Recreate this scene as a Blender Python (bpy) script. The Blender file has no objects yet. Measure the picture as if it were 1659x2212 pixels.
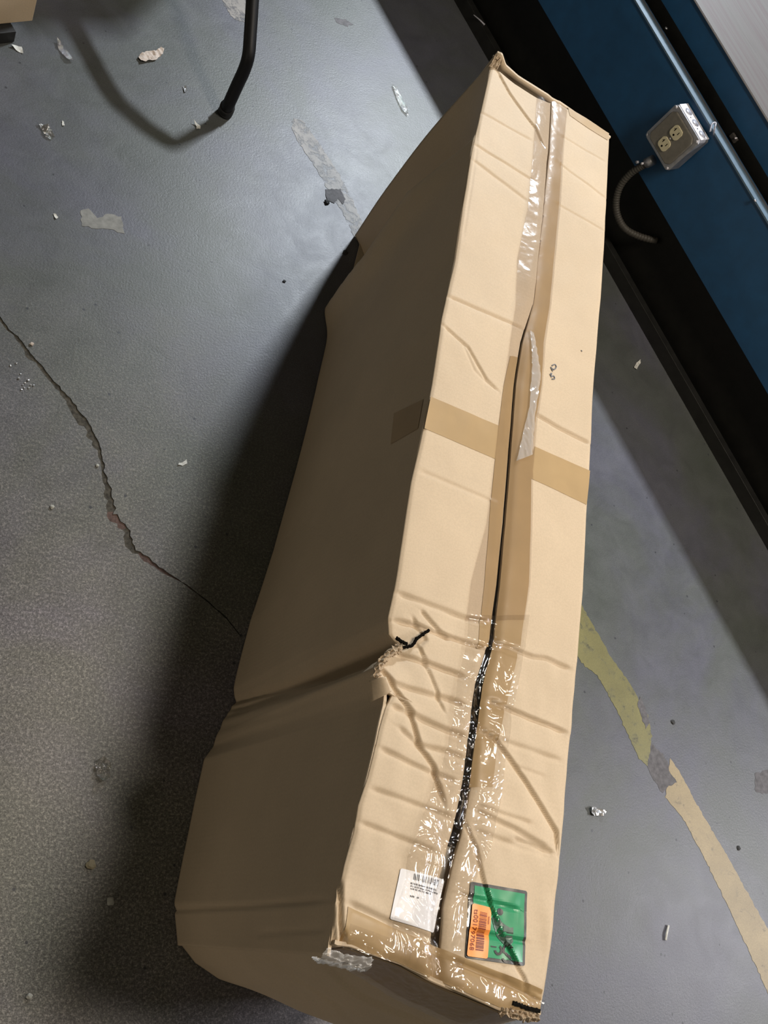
import bpy, bmesh, math, random
import numpy as np
from mathutils import Vector, Matrix, noise

C = bpy.context.scene.collection
SC = bpy.context.scene
random.seed(7)

# ------------------------------------------------------------------ camera
F_PX, W_PX, H_PX, CAM_H = 1994.8, 1659, 2212, 1.5
_n = np.array([-366.7 - 829.5, 1988.3 - 1106.0, F_PX]); _up = -_n / np.linalg.norm(_n)
_ex = np.array([1.0, 0, 0]); _ex -= (_ex @ _up) * _up; _ex /= np.linalg.norm(_ex)
_ey = np.cross(_up, _ex)
R = np.array([_ex, _ey, _up])
cam_data = bpy.data.cameras.new('camera'); cam = bpy.data.objects.new('camera', cam_data); C.objects.link(cam)
cam_data.sensor_fit = 'VERTICAL'; cam_data.sensor_height = 36; cam_data.lens = 36 * F_PX / H_PX
cam_data.clip_start = 0.02
M = Matrix.Identity(4)
for i in range(3):
    M[i][0] = R[i, 0]; M[i][1] = -R[i, 1]; M[i][2] = -R[i, 2]
M[2][3] = CAM_H
cam.matrix_world = M
SC.camera = cam

# ------------------------------------------------------------------ world, lamps, exposure
world = bpy.data.worlds.new('hall'); SC.world = world; world.use_nodes = True
world.node_tree.nodes['Background'].inputs[0].default_value = (1.0, 0.95, 0.74, 1)
world.node_tree.nodes['Background'].inputs[1].default_value = 0.06
WA = math.atan2(-0.853, 0.522)          # heading of the workbench
def lamp(name, loc, sx, sy, power, col, rz=WA, tilt=(0, 0)):
    d = bpy.data.lights.new(name, 'AREA'); d.shape = 'RECTANGLE'; d.size = sx; d.size_y = sy
    d.energy = power; d.color = col
    o = bpy.data.objects.new(name, d); C.objects.link(o); o.location = loc
    o.rotation_euler = (tilt[0], tilt[1], rz)
    return o
lamp('hall_lamp_far', (1.80, 3.75, 2.42), 0.40, 0.14, 180, (0.86, 0.93, 1.0))
lamp('hall_lamp_near', (1.35, 0.40, 2.60), 0.9, 0.25, 44, (1.0, 0.88, 0.74))
lamp('hall_lamp_side', (4.13, -0.06, 2.42), 1.2, 0.14, 105, (0.97, 0.96, 1.0))
lamp('hall_lamp_behind', (-4.6, -5.2, 2.2), 1.2, 0.4, 165, (1.0, 0.84, 0.66))
SC.view_settings.view_transform = 'Standard'; SC.view_settings.look = 'None'
SC.view_settings.gamma = 1; SC.view_settings.use_curve_mapping = False
SC.view_settings.exposure = 0.0

# ------------------------------------------------------------------ measuring helpers
OC = np.array([0, 0, CAM_H])
def ray(x, y):
    d = R @ np.array([x - 829.5, y - 1106.0, F_PX]); return d / np.linalg.norm(d)
def fl(x, y, z=0.0):
    d = ray(x, y); return OC + d * (z - CAM_H) / d[2]
def onpl(x, y, P, n):
    d = ray(x, y); return OC + d * ((P - OC) @ n) / (d @ n)
# box frame: s along the length, d across, z up
YAW = 1.375
U = np.array([math.cos(YAW), math.sin(YAW), 0]); V = np.array([math.sin(YAW), -math.cos(YAW), 0])
O = np.array([0.466, -0.031, 0]); BL, BW, BH = 1.492, 0.277, 0.538
def bx(s, d, z): return O + s * U + d * V + np.array([0, 0, z])
def tp(x, y):
    P = fl(x, y, BH) - O; return (P @ U, P @ V)
def sp(x, y):                                        # left side panel: (s, z)
    P = onpl(x, y, O, V) - O; return (P @ U, P[2])
# bench frame: s along, o out towards the camera, z up
BA = fl(980, 0); BWD = fl(1659, 1190) - BA; BWD /= np.linalg.norm(BWD); BN = np.array([BWD[1], -BWD[0], 0])
def bn(s, o, z): return BA + s * BWD + o * BN + np.array([0, 0, z])
def bp(x, y, o=0.0):
    P = onpl(x, y, BA + BN * o, BN) - BA; return (P @ BWD, P[2])

# ------------------------------------------------------------------ materials
def mat(name):
    m = bpy.data.materials.new(name); m.use_nodes = True
    return m, m.node_tree.nodes, m.node_tree.links, m.node_tree.nodes['Principled BSDF']
def ramp(N, stops, interp='LINEAR'):
    r = N.new('ShaderNodeValToRGB'); r.color_ramp.interpolation = interp
    while len(r.color_ramp.elements) < len(stops): r.color_ramp.elements.new(0.5)
    for e, (p, c) in zip(r.color_ramp.elements, stops):
        e.position = p; e.color = c if len(c) == 4 else (*c, 1)
    return r
def mix(N, L, a, b, fac, mode='MIX'):
    m = N.new('ShaderNodeMix'); m.data_type = 'RGBA'; m.blend_type = mode
    for sock, val in ((m.inputs[0], fac), (m.inputs[6], a), (m.inputs[7], b)):
        if hasattr(val, 'links') or isinstance(val, bpy.types.NodeSocket): L.new(val, sock)
        elif isinstance(val, (int, float)): sock.default_value = val
        else: sock.default_value = (*val, 1) if len(val) == 3 else val
    return m.outputs[2]
def ntex(N, L, scale, detail=4, rough=0.55, vec=None, dist=0.0):
    t = N.new('ShaderNodeTexNoise'); t.inputs['Scale'].default_value = scale
    t.inputs['Detail'].default_value = detail; t.inputs['Roughness'].default_value = rough
    t.inputs['Distortion'].default_value = dist
    if vec is not None: L.new(vec, t.inputs['Vector'])
    return t
def simple(name, col, rough=0.5, metal=0.0, var=0.12, scale=40, bump=0.0, spec=0.5):
    m, N, L, P = mat(name)
    g = N.new('ShaderNodeNewGeometry')
    t = ntex(N, L, scale, 4, 0.6, g.outputs['Position'])
    r = ramp(N, [(0.3, tuple(c * (1 - var) for c in col)), (0.7, tuple(min(1, c * (1 + var)) for c in col))])
    L.new(t.outputs[0], r.inputs[0]); L.new(r.outputs[0], P.inputs['Base Color'])
    P.inputs['Roughness'].default_value = rough; P.inputs['Metallic'].default_value = metal
    P.inputs['Specular IOR Level'].default_value = spec
    if bump:
        b = N.new('ShaderNodeBump'); b.inputs['Strength'].default_value = bump; b.inputs['Distance'].default_value = 0.001
        L.new(t.outputs[0], b.inputs['Height']); L.new(b.outputs[0], P.inputs['Normal'])
    return m
def cardboard(name, col, corr_dir, corr=0.25):
    m, N, L, P = mat(name)
    g = N.new('ShaderNodeNewGeometry')
    a = ntex(N, L, 5, 5, 0.6, g.outputs['Position'])
    f = ntex(N, L, 380, 3, 0.7, g.outputs['Position'])
    r = ramp(N, [(0.3, tuple(c * 0.93 for c in col)), (0.7, tuple(c * 1.05 for c in col))])
    L.new(a.outputs[0], r.inputs[0])
    c2 = mix(N, L, r.outputs[0], tuple(c * 0.86 for c in col), 0.0)
    r2 = ramp(N, [(0.40, (0.965, 0.965, 0.965)), (0.60, (1.03, 1.03, 1.03))]); L.new(f.outputs[0], r2.inputs[0])
    c3 = mix(N, L, r.outputs[0], r2.outputs[0], 1.0, 'MULTIPLY')
    L.new(c3, P.inputs['Base Color'])
    P.inputs['Roughness'].default_value = 0.62; P.inputs['Specular IOR Level'].default_value = 0.28
    dp = N.new('ShaderNodeVectorMath'); dp.operation = 'DOT_PRODUCT'
    L.new(g.outputs['Position'], dp.inputs[0]); dp.inputs[1].default_value = corr_dir
    mu = N.new('ShaderNodeMath'); mu.operation = 'MULTIPLY'; mu.inputs[1].default_value = 2 * math.pi / 0.0075
    L.new(dp.outputs['Value'], mu.inputs[0])
    si = N.new('ShaderNodeMath'); si.operation = 'SINE'; L.new(mu.outputs[0], si.inputs[0])
    b = N.new('ShaderNodeBump'); b.inputs['Strength'].default_value = corr; b.inputs['Distance'].default_value = 0.0003
    L.new(si.outputs[0], b.inputs['Height'])
    b2 = N.new('ShaderNodeBump'); b2.inputs['Strength'].default_value = 0.25; b2.inputs['Distance'].default_value = 0.0006
    w = ntex(N, L, 60, 5, 0.6, g.outputs['Position']); L.new(w.outputs[0], b2.inputs['Height'])
    L.new(b.outputs[0], b2.inputs['Normal']); L.new(b2.outputs[0], P.inputs['Normal'])
    return m
KRAFT = (0.60, 0.478, 0.335)
M_card = cardboard('kraft_cardboard', KRAFT, tuple(U), 0.07)
M_side = cardboard('kraft_cardboard_side', KRAFT, tuple(U), 0.06)
M_core = simple('torn_cardboard_core', (0.46, 0.36, 0.25), 0.85, var=0.22, scale=300, bump=0.6)
M_brown = simple('brown_packing_tape', (0.44, 0.305, 0.155), 0.42, var=0.06, scale=15, spec=0.4)
M_green = simple('green_print', (0.035, 0.30, 0.135), 0.3, var=0.08, scale=60)
M_orange = simple('orange_print', (0.95, 0.33, 0.07), 0.4, var=0.05, scale=60)
M_ink_red = simple('dark_red_ink', (0.22, 0.03, 0.008), 0.5)
M_white = simple('white_label_paper', (0.82, 0.82, 0.84), 0.35, var=0.03)
M_ink = simple('black_ink', (0.02, 0.02, 0.02), 0.4)
M_ink_grey = simple('grey_ink', (0.16, 0.16, 0.17), 0.5, var=0.3, scale=200)
M_border = simple('dark_grey_print', (0.075, 0.075, 0.07), 0.35, var=0.4, scale=120)
M_silh = simple('grey_green_print', (0.085, 0.14, 0.11), 0.35, var=0.4, scale=120)
M_blue = simple('blue_enamel', (0.009, 0.066, 0.160), 0.5, var=0.12, scale=25, bump=0.15)
M_rail = simple('blue_enamel_lit', (0.095, 0.15, 0.205), 0.6, var=0.18, scale=30, bump=0.2)  # lighter copy of the blue enamel, light on the ledge put into its colour
M_web = simple('grey_worn_web', (0.085, 0.088, 0.095), 0.55, var=0.2, scale=40)
M_shade = simple('shade_black', (0.006, 0.006, 0.005), 0.55, var=0.4, scale=30, spec=0.3)  # near-black standing in for shade under the bench and behind the ledge
M_foot = simple('black_steel', (0.012, 0.012, 0.011), 0.45, var=0.4, scale=30)
M_tube = simple('black_powder_coat', (0.006, 0.006, 0.007), 0.5, var=0.2, scale=200, spec=0.3)
M_rubber = simple('black_rubber', (0.01, 0.01, 0.011), 0.65, var=0.2, scale=200)
M_galv = simple('galvanised_steel', (0.42, 0.42, 0.44), 0.42, 0.75, var=0.2, scale=60, bump=0.2)
M_galv_top = simple('lit_galvanised_steel', (0.72, 0.71, 0.76), 0.5, 0.25, var=0.08, scale=60)  # paler copy of the steel with the box top's lamp light in its colour
M_hole = simple('dark_slot', (0.008, 0.007, 0.006), 0.9, spec=0.0)
M_knock = simple('knockout_metal', (0.36, 0.36, 0.40), 0.5, 0.5)
M_ivory = simple('ivory_plastic', (0.66, 0.60, 0.40), 0.35, var=0.06, scale=100)
M_conduit = simple('grey_flexible_conduit', (0.05, 0.046, 0.038), 0.6, var=0.2, scale=100)
M_paper = simple('pinkish_paper', (0.56, 0.48, 0.42), 0.8, var=0.12, scale=150, bump=0.5)
M_pale = simple('pale_paper', (0.62, 0.62, 0.58), 0.7, var=0.12, scale=150, bump=0.3)
M_foil = simple('crumpled_silver_film', (0.75, 0.76, 0.78), 0.22, 0.8, var=0.1)
M_dirt = simple('crack_dirt', (0.060, 0.054, 0.042), 0.9, var=0.6, scale=160, bump=0.8)
M_red_dirt = simple('reddish_crack_filler', (0.10, 0.064, 0.054), 0.9, var=0.4, scale=200, bump=0.8)
M_chip = simple('dark_bare_patch', (0.10, 0.095, 0.10), 0.7, var=0.35, scale=90, bump=0.5)
M_resid = simple('pale_residue', (0.22, 0.22, 0.205), 0.7, var=0.25, scale=70, bump=0.3)

def clear_film(name, gl=0.16, rough=0.09, bump=0.5, bscale=70, tint=(0.90, 0.89, 0.86), cloud=0.0):
    m, N, L, P = mat(name)
    N.remove(P); out = N['Material Output']
    g = N.new('ShaderNodeNewGeometry')
    t = N.new('ShaderNodeBsdfTransparent'); t.inputs[0].default_value = (*tint, 1)
    s = N.new('ShaderNodeBsdfGlossy'); s.inputs['Roughness'].default_value = rough
    fr = N.new('ShaderNodeLayerWeight'); fr.inputs[0].default_value = 0.25
    ma = N.new('ShaderNodeMath'); ma.operation = 'MULTIPLY_ADD'; ma.inputs[1].default_value = 0.30; ma.inputs[2].default_value = gl
    L.new(fr.outputs['Facing'], ma.inputs[0])
    v = N.new('ShaderNodeTexVoronoi'); v.inputs['Scale'].default_value = bscale; v.feature = 'DISTANCE_TO_EDGE'
    n2 = ntex(N, L, bscale * 0.5, 4, 0.6, g.outputs['Position'], 1.0)
    ad = N.new('ShaderNodeVectorMath'); ad.operation = 'MULTIPLY_ADD'
    L.new(n2.outputs['Color'], ad.inputs[0]); ad.inputs[1].default_value = (0.02, 0.02, 0.02); L.new(g.outputs['Position'], ad.inputs[2])
    L.new(ad.outputs[0], v.inputs['Vector'])
    b = N.new('ShaderNodeBump'); b.inputs['Strength'].default_value = bump; b.inputs['Distance'].default_value = 0.002
    L.new(v.outputs['Distance'], b.inputs['Height'])
    L.new(b.outputs[0], s.inputs['Normal'])
    mx = N.new('ShaderNodeMixShader')
    L.new(ma.outputs[0], mx.inputs[0]); L.new(t.outputs[0], mx.inputs[1]); L.new(s.outputs[0], mx.inputs[2])
    if cloud:
        df = N.new('ShaderNodeBsdfDiffuse'); df.inputs[0].default_value = (0.8, 0.79, 0.77, 1)
        m3 = N.new('ShaderNodeMixShader'); m3.inputs[0].default_value = cloud
        L.new(mx.outputs[0], m3.inputs[1]); L.new(df.outputs[0], m3.inputs[2]); L.new(m3.outputs[0], out.inputs[0])
    else: L.new(mx.outputs[0], out.inputs[0])
    return m
M_clear = clear_film('clear_packing_tape', 0.03, 0.13, 0.25, 40, (0.90, 0.88, 0.87))
M_crinkle = clear_film('crinkled_clear_tape', 0.05, 0.10, 0.25, 45, (0.95, 0.94, 0.93))
M_film = clear_film('clear_plastic_scrap', 0.22, 0.12, 0.9, 150)

def floor_material():
    m, N, L, P = mat('painted_concrete')
    g = N.new('ShaderNodeNewGeometry'); pos = g.outputs['Position']
    big = ntex(N, L, 2.2, 5, 0.6, pos, 0.4)
    base = ramp(N, [(0.30, (0.073, 0.083, 0.072)), (0.46, (0.084, 0.090, 0.088)), (0.60, (0.090, 0.092, 0.113)), (0.75, (0.104, 0.106, 0.117))])
    L.new(big.outputs[0], base.inputs[0])
    mid = ntex(N, L, 14, 6, 0.7, pos, 0.6)
    mr = ramp(N, [(0.3, (0.82, 0.82, 0.82)), (0.55, (1, 1, 1)), (0.75, (1.14, 1.13, 1.12))]); L.new(mid.outputs[0], mr.inputs[0])
    c = mix(N, L, base.outputs[0], mr.outputs[0], 1.0, 'MULTIPLY')
    # fine grain everywhere, coarser worn grit towards the near left, its colour also raised in place of lamp light
    fine = ntex(N, L, 420, 2, 0.8, pos)
    fr = ramp(N, [(0.33, (0.80, 0.80, 0.80)), (0.66, (1.22, 1.22, 1.22))]); L.new(fine.outputs[0], fr.inputs[0])
    c = mix(N, L, c, fr.outputs[0], 1.0, 'MULTIPLY')
    sep = N.new('ShaderNodeSeparateXYZ'); L.new(pos, sep.inputs[0])
    wear_light = N.new('ShaderNodeMapRange'); wear_light.inputs['From Min'].default_value = 1.15; wear_light.inputs['From Max'].default_value = 0.35
    L.new(sep.outputs['Y'], wear_light.inputs['Value'])
    wx = N.new('ShaderNodeMapRange'); wx.inputs['From Min'].default_value = 0.95; wx.inputs['From Max'].default_value = 0.45
    L.new(sep.outputs['X'], wx.inputs['Value'])
    wm = N.new('ShaderNodeMath'); wm.operation = 'MULTIPLY'; L.new(wear_light.outputs[0], wm.inputs[0]); L.new(wx.outputs[0], wm.inputs[1])
    grit = ntex(N, L, 210, 3, 0.75, pos)
    gr = ramp(N, [(0.36, (0.96, 0.86, 0.78)), (0.52, (1.70, 1.52, 1.40)), (0.66, (3.3, 2.9, 2.6))]); L.new(grit.outputs[0], gr.inputs[0])
    gm = mix(N, L, c, gr.outputs[0], 1.0, 'MULTIPLY')
    c = mix(N, L, c, gm, wm.outputs[0])
    # dark pin specks
    vo = N.new('ShaderNodeTexVoronoi'); vo.inputs['Scale'].default_value = 26; L.new(pos, vo.inputs['Vector'])
    vr = ramp(N, [(0.0, (1, 1, 1)), (0.055, (1, 1, 1)), (0.085, (0, 0, 0))]); L.new(vo.outputs['Distance'], vr.inputs[0])
    sel = N.new('ShaderNodeSeparateColor'); L.new(vo.outputs['Color'], sel.inputs[0])
    th = N.new('ShaderNodeMath'); th.operation = 'GREATER_THAN'; th.inputs[1].default_value = 0.42; L.new(sel.outputs[0], th.inputs[0])
    sm = N.new('ShaderNodeMath'); sm.operation = 'MULTIPLY'; L.new(vr.outputs[0], sm.inputs[0]); L.new(th.outputs[0], sm.inputs[1])
    c = mix(N, L, c, (0.035, 0.037, 0.042), sm.outputs[0])
    L.new(c, P.inputs['Base Color'])
    rr = ramp(N, [(0.3, (0.40, 0.40, 0.40)), (0.7, (0.47, 0.47, 0.47))]); L.new(mid.outputs[0], rr.inputs[0])
    L.new(rr.outputs[0], P.inputs['Roughness'])
    P.inputs['Specular IOR Level'].default_value = 0.5
    b = N.new('ShaderNodeBump'); b.inputs['Strength'].default_value = 0.35; b.inputs['Distance'].default_value = 0.0012
    L.new(grit.outputs[0], b.inputs['Height'])
    b2 = N.new('ShaderNodeBump'); b2.inputs['Strength'].default_value = 0.12; b2.inputs['Distance'].default_value = 0.003
    L.new(mid.outputs[0], b2.inputs['Height']); L.new(b.outputs[0], b2.inputs['Normal'])
    L.new(b2.outputs[0], P.inputs['Normal'])
    return m
M_floor = floor_material()

def paint_material(name, col, worn, cover, amin=0.3, amax=1.0):
    m, N, L, P = mat(name)
    g = N.new('ShaderNodeNewGeometry'); pos = g.outputs['Position']
    t = ntex(N, L, 38, 6, 0.75, pos, 0.5); r = ramp(N, [(cover - 0.07, (0, 0, 0)), (cover + 0.07, (1, 1, 1))]); L.new(t.outputs[0], r.inputs[0])
    n2 = ntex(N, L, 9, 4, 0.6, pos); r2 = ramp(N, [(0.3, tuple(c * 0.82 for c in col)), (0.7, tuple(c * 1.12 for c in col))]); L.new(n2.outputs[0], r2.inputs[0])
    c = mix(N, L, worn, r2.outputs[0], r.outputs[0])
    f = ntex(N, L, 420, 2, 0.8, pos); fr = ramp(N, [(0.33, (0.88, 0.88, 0.88)), (0.66, (1.12, 1.12, 1.12))]); L.new(f.outputs[0], fr.inputs[0])
    c = mix(N, L, c, fr.outputs[0], 1.0, 'MULTIPLY'); L.new(c, P.inputs['Base Color'])
    P.inputs['Roughness'].default_value = 0.5
    ra = ramp(N, [(cover - 0.12, (amin,) * 3), (cover + 0.02, (amax,) * 3)]); L.new(t.outputs[0], ra.inputs[0]); L.new(ra.outputs[0], P.inputs['Alpha'])
    return m
M_yel = paint_material('worn_yellow_paint', (0.175, 0.16, 0.06), (0.125, 0.12, 0.065), 0.40, 0.62, 1.0)
M_tan = paint_material('faded_yellow_paint', (0.30, 0.235, 0.13), (0.23, 0.185, 0.115), 0.38, 0.65, 1.0)
M_faint = paint_material('washed_out_paint', (0.31, 0.285, 0.26), (0.20, 0.19, 0.18), 0.50, 0.0, 0.85)

def wood_material():
    m, N, L, P = mat('grey_wood_grain')
    g = N.new('ShaderNodeNewGeometry')
    mp = N.new('ShaderNodeMapping'); mp.vector_type = 'POINT'; mp.inputs['Rotation'].default_value = (0, 0, -WA)
    L.new(g.outputs['Position'], mp.inputs[0])
    m2 = N.new('ShaderNodeMapping'); m2.inputs['Scale'].default_value = (1.2, 38, 10); L.new(mp.outputs[0], m2.inputs[0])
    t = ntex(N, L, 1.4, 6, 0.6, m2.outputs[0], 0.8)
    r = ramp(N, [(0.25, (0.10, 0.088, 0.084)), (0.45, (0.13, 0.122, 0.118)), (0.6, (0.115, 0.096, 0.096)), (0.8, (0.15, 0.143, 0.139))]); L.new(t.outputs[0], r.inputs[0])
    L.new(r.outputs[0], P.inputs['Base Color']); P.inputs['Roughness'].default_value = 0.5
    b = N.new('ShaderNodeBump'); b.inputs['Strength'].default_value = 0.2; b.inputs['Distance'].default_value = 0.001
    L.new(t.outputs[0], b.inputs['Height']); L.new(b.outputs[0], P.inputs['Normal'])
    return m
M_wood = wood_material()

# ------------------------------------------------------------------ object helpers
def link_mesh(name, verts, faces, m, parent=None, smooth=False):
    me = bpy.data.meshes.new(name); me.from_pydata([tuple(map(float, v)) for v in verts], [], faces); me.update()
    if isinstance(m, (list, tuple)):
        for q in m: me.materials.append(q)
    else: me.materials.append(m)
    if smooth: me.polygons.foreach_set('use_smooth', [True] * len(me.polygons))
    o = bpy.data.objects.new(name, me); C.objects.link(o)
    if parent is not None:
        o.parent = parent; o.matrix_parent_inverse = root_inv(parent)
    return o
def root_inv(p):
    m = Matrix.Identity(4); q = p
    while q is not None:
        m = Matrix.Translation(q.location) @ m if q.parent is None else m
        q = q.parent
    return m.inverted() if p.parent is None else Matrix.Identity(4)
def empty(name, loc):
    o = bpy.data.objects.new(name, None); C.objects.link(o); o.location = tuple(map(float, loc)); o.empty_display_size = 0.05
    return o
def tag(o, label=None, cat=None, group=None, kind=None):
    if label: o['label'] = label
    if cat: o['category'] = cat
    if group: o['group'] = group
    if kind: o['kind'] = kind
    return o
def child_of(o, parent):
    """parent already-built mesh o (world-space vertices) to a child part that sits at identity"""
    o.parent = parent; return o
def sheet(name, G, m, parent=None, thick=None, tdir=None, mask=None, smooth=True):
    """G: (nu,nv,3) grid of points. With thick, a closed slab offset along -tdir."""
    nu, nv = G.shape[:2]; top = G.reshape(-1, 3); n = nu * nv
    idx = lambda i, j: i * nv + j
    faces = []
    for i in range(nu - 1):
        for j in range(nv - 1):
            if mask is not None and not mask[i, j]: continue
            faces.append((idx(i, j), idx(i + 1, j), idx(i + 1, j + 1), idx(i, j + 1)))
    verts = top
    if thick:
        bot = top - np.array(tdir) * thick; verts = np.vstack([top, bot])
        fs = list(faces)
        faces = faces + [(a + n, d + n, c + n, b + n) for a, b, c, d in fs]
        ec = {}
        for f in fs:
            for k in range(4):
                e = (f[k], f[(k + 1) % 4]); ec[e] = 1
        for (a, b) in ec:
            if (b, a) not in ec: faces.append((b, a, a + n, b + n))
    o = link_mesh(name, verts, faces, m, parent, smooth)
    me = o.data
    if smooth and thick:
        nf = len(fs); arr = [True] * (2 * nf) + [False] * (len(me.polygons) - 2 * nf)
        me.polygons.foreach_set('use_smooth', arr)
    # make the outside face outwards
    if thick:
        bm = bmesh.new(); bm.from_mesh(me); bmesh.ops.recalc_face_normals(bm, faces=bm.faces); bm.to_mesh(me); bm.free()
    return o
def tube(name, pts, r, m, parent=None, seg=12, rad=None, cap=True, sub=6):
    P = [Vector(tuple(map(float, p))) for p in pts]
    if sub > 1 and len(P) > 2:                       # Catmull-Rom
        Q = []
        for i in range(len(P) - 1):
            p0 = P[max(i - 1, 0)]; p1 = P[i]; p2 = P[i + 1]; p3 = P[min(i + 2, len(P) - 1)]
            for k in range(sub):
                t = k / sub
                Q.append(0.5 * ((2 * p1) + (p2 - p0) * t + (2 * p0 - 5 * p1 + 4 * p2 - p3) * t * t + (3 * p1 - p0 - 3 * p2 + p3) * t ** 3))
        Q.append(P[-1]); P = Q
    verts, faces = [], []
    nrm = None
    for i, p in enumerate(P):
        t = (P[min(i + 1, len(P) - 1)] - P[max(i - 1, 0)]).normalized()
        if nrm is None: nrm = t.orthogonal().normalized()
        nrm = (nrm - t * nrm.dot(t)).normalized(); b = t.cross(nrm)
        rr = r if rad is None else rad(i / (len(P) - 1))
        for k in range(seg):
            a = 2 * math.pi * k / seg; verts.append(p + (nrm * math.cos(a) + b * math.sin(a)) * rr)
    for i in range(len(P) - 1):
        for k in range(seg):
            faces.append((i * seg + k, i * seg + (k + 1) % seg, (i + 1) * seg + (k + 1) % seg, (i + 1) * seg + k))
    if cap: faces.append(tuple(range(seg))[::-1]); faces.append(tuple((len(P) - 1) * seg + k for k in range(seg)))
    return link_mesh(name, verts, faces, m, parent, True)
def prism(name, poly, h0, h1, fn, m, parent=None, bevel=0.0):
    """poly 2-D outline extruded from h0 to h1 through the mapping fn(a,b,h)->xyz"""
    n = len(poly)
    verts = [fn(a, b, h0) for a, b in poly] + [fn(a, b, h1) for a, b in poly]
    faces = [tuple(range(n)), tuple(range(2 * n - 1, n - 1, -1))] + [(i, i + n, (i + 1) % n + n, (i + 1) % n) for i in range(n)]
    o = link_mesh(name, verts, faces, m, parent)
    bm = bmesh.new(); bm.from_mesh(o.data); bmesh.ops.recalc_face_normals(bm, faces=bm.faces)
    if bevel: bmesh.ops.bevel(bm, geom=bm.edges[:], offset=bevel, segments=2, profile=0.5, affect='EDGES')
    bm.to_mesh(o.data); bm.free()
    return o
def rect(a0, b0, a1, b1): return [(a0, b0), (a1, b0), (a1, b1), (a0, b1)]
def interp(x, pts):
    xs = [p[0] for p in pts]; ys = [p[1] for p in pts]
    if xs[0] > xs[-1]: xs = xs[::-1]; ys = ys[::-1]
    return np.interp(x, xs, ys)
def nz(x, y, z=0.0): return noise.noise(Vector((x, y, z)))

# ================================================================== SETTING: floor with a real crack
crack_px = [(-60, 600, 3), (0, 690, 4), (18, 712, 3), (45, 740, 4), (62, 765, 6), (90, 795, 5), (108, 818, 5), (135, 850, 6), (152, 872, 8), (168, 895, 9), (190, 925, 10),
            (208, 958, 9), (216, 980, 5), (222, 1010, 4), (228, 1040, 6), (234, 1065, 10), (238, 1090, 7), (240, 1112, 10), (258, 1128, 8),
            (272, 1150, 7), (280, 1175, 9), (292, 1190, 6), (315, 1208, 6), (335, 1220, 5), (350, 1233, 4), (368, 1243, 3), (400, 1262, 1.6), (450, 1300, 1.6), (490, 1335, 1.8), (520, 1375, 1.4)]
cen = [(fl(x, y)[:2], w) for x, y, w in crack_px]
fine = []
for (p, w), (q, w2) in zip(cen[:-1], cen[1:]):
    k = max(2, int(np.linalg.norm(q - p) / 0.006))
    for i in range(k): t = i / k; fine.append((p * (1 - t) + q * t, w * (1 - t) + w2 * t))
fine.append(cen[-1])
Lf, Rt = [], []
for i, (p, w) in enumerate(fine):
    t = fine[min(i + 1, len(fine) - 1)][0] - fine[max(i - 1, 0)][0]; t = t / np.linalg.norm(t); nn = np.array([-t[1], t[0]])
    hw = w * 0.00072
    a = nz(i * 0.61, 3.1); b = nz(i * 0.67, 9.7); c = nz(i * 0.23, 5.0) * 0.0018
    if i in (0, len(fine) - 1): hw *= 0.2
    Lf.append(p + nn * (hw * (1 + 1.3 * a) + c)); Rt.append(p - nn * (hw * (1 + 1.3 * b) - c))
def sane(S):  # drop points that step backwards
    return S
loop = Lf + Rt[::-1]
bm = bmesh.new()
outer = [bm.verts.new(v) for v in ((-4, -4, 0), (7, -4, 0), (7, 8, 0), (-4, 8, 0))]
inner = [bm.verts.new((p[0], p[1], 0)) for p in loop]
eds = [bm.edges.new((outer[i], outer[(i + 1) % 4])) for i in range(4)] + [bm.edges.new((inner[i], inner[(i + 1) % len(inner)])) for i in range(len(inner))]
bmesh.ops.triangle_fill(bm, edges=eds, use_beauty=True, use_dissolve=False)
nL = len(Lf)
low = [bm.verts.new((p[0], p[1], -0.0025)) for p in loop]
for i in range(len(loop)):
    j = (i + 1) % len(loop); bm.faces.new((inner[i], inner[j], low[j], low[i]))
bmesh.ops.recalc_face_normals(bm, faces=bm.faces)
if sum(f.normal.z * f.calc_area() for f in bm.faces) < 0: bmesh.ops.reverse_faces(bm, faces=bm.faces)
me = bpy.data.meshes.new('floor'); bm.to_mesh(me); bm.free(); me.materials.append(M_floor)
floor = bpy.data.objects.new('floor', me); C.objects.link(floor); tag(floor, 'grey painted concrete floor, scuffed and cracked', kind='structure')
vv = [(p[0], p[1], -0.0021) for p in Lf] + [(p[0], p[1], -0.0021) for p in Rt]
ff = [(i, i + 1, nL + i + 1, nL + i) for i in range(nL - 1)]
o = link_mesh('crack_filling', vv, ff, [M_dirt, M_red_dirt], floor); o['label'] = 'dark winding crack filled with dirt'
for k, pl in enumerate(o.data.polygons):
    y = crack_px and fine[k][0]; yy = k / nL
    pl.material_index = 1 if (0.60 < yy < 0.655 or 0.71 < yy < 0.83 or 0.07 < yy < 0.10) else 0

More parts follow.
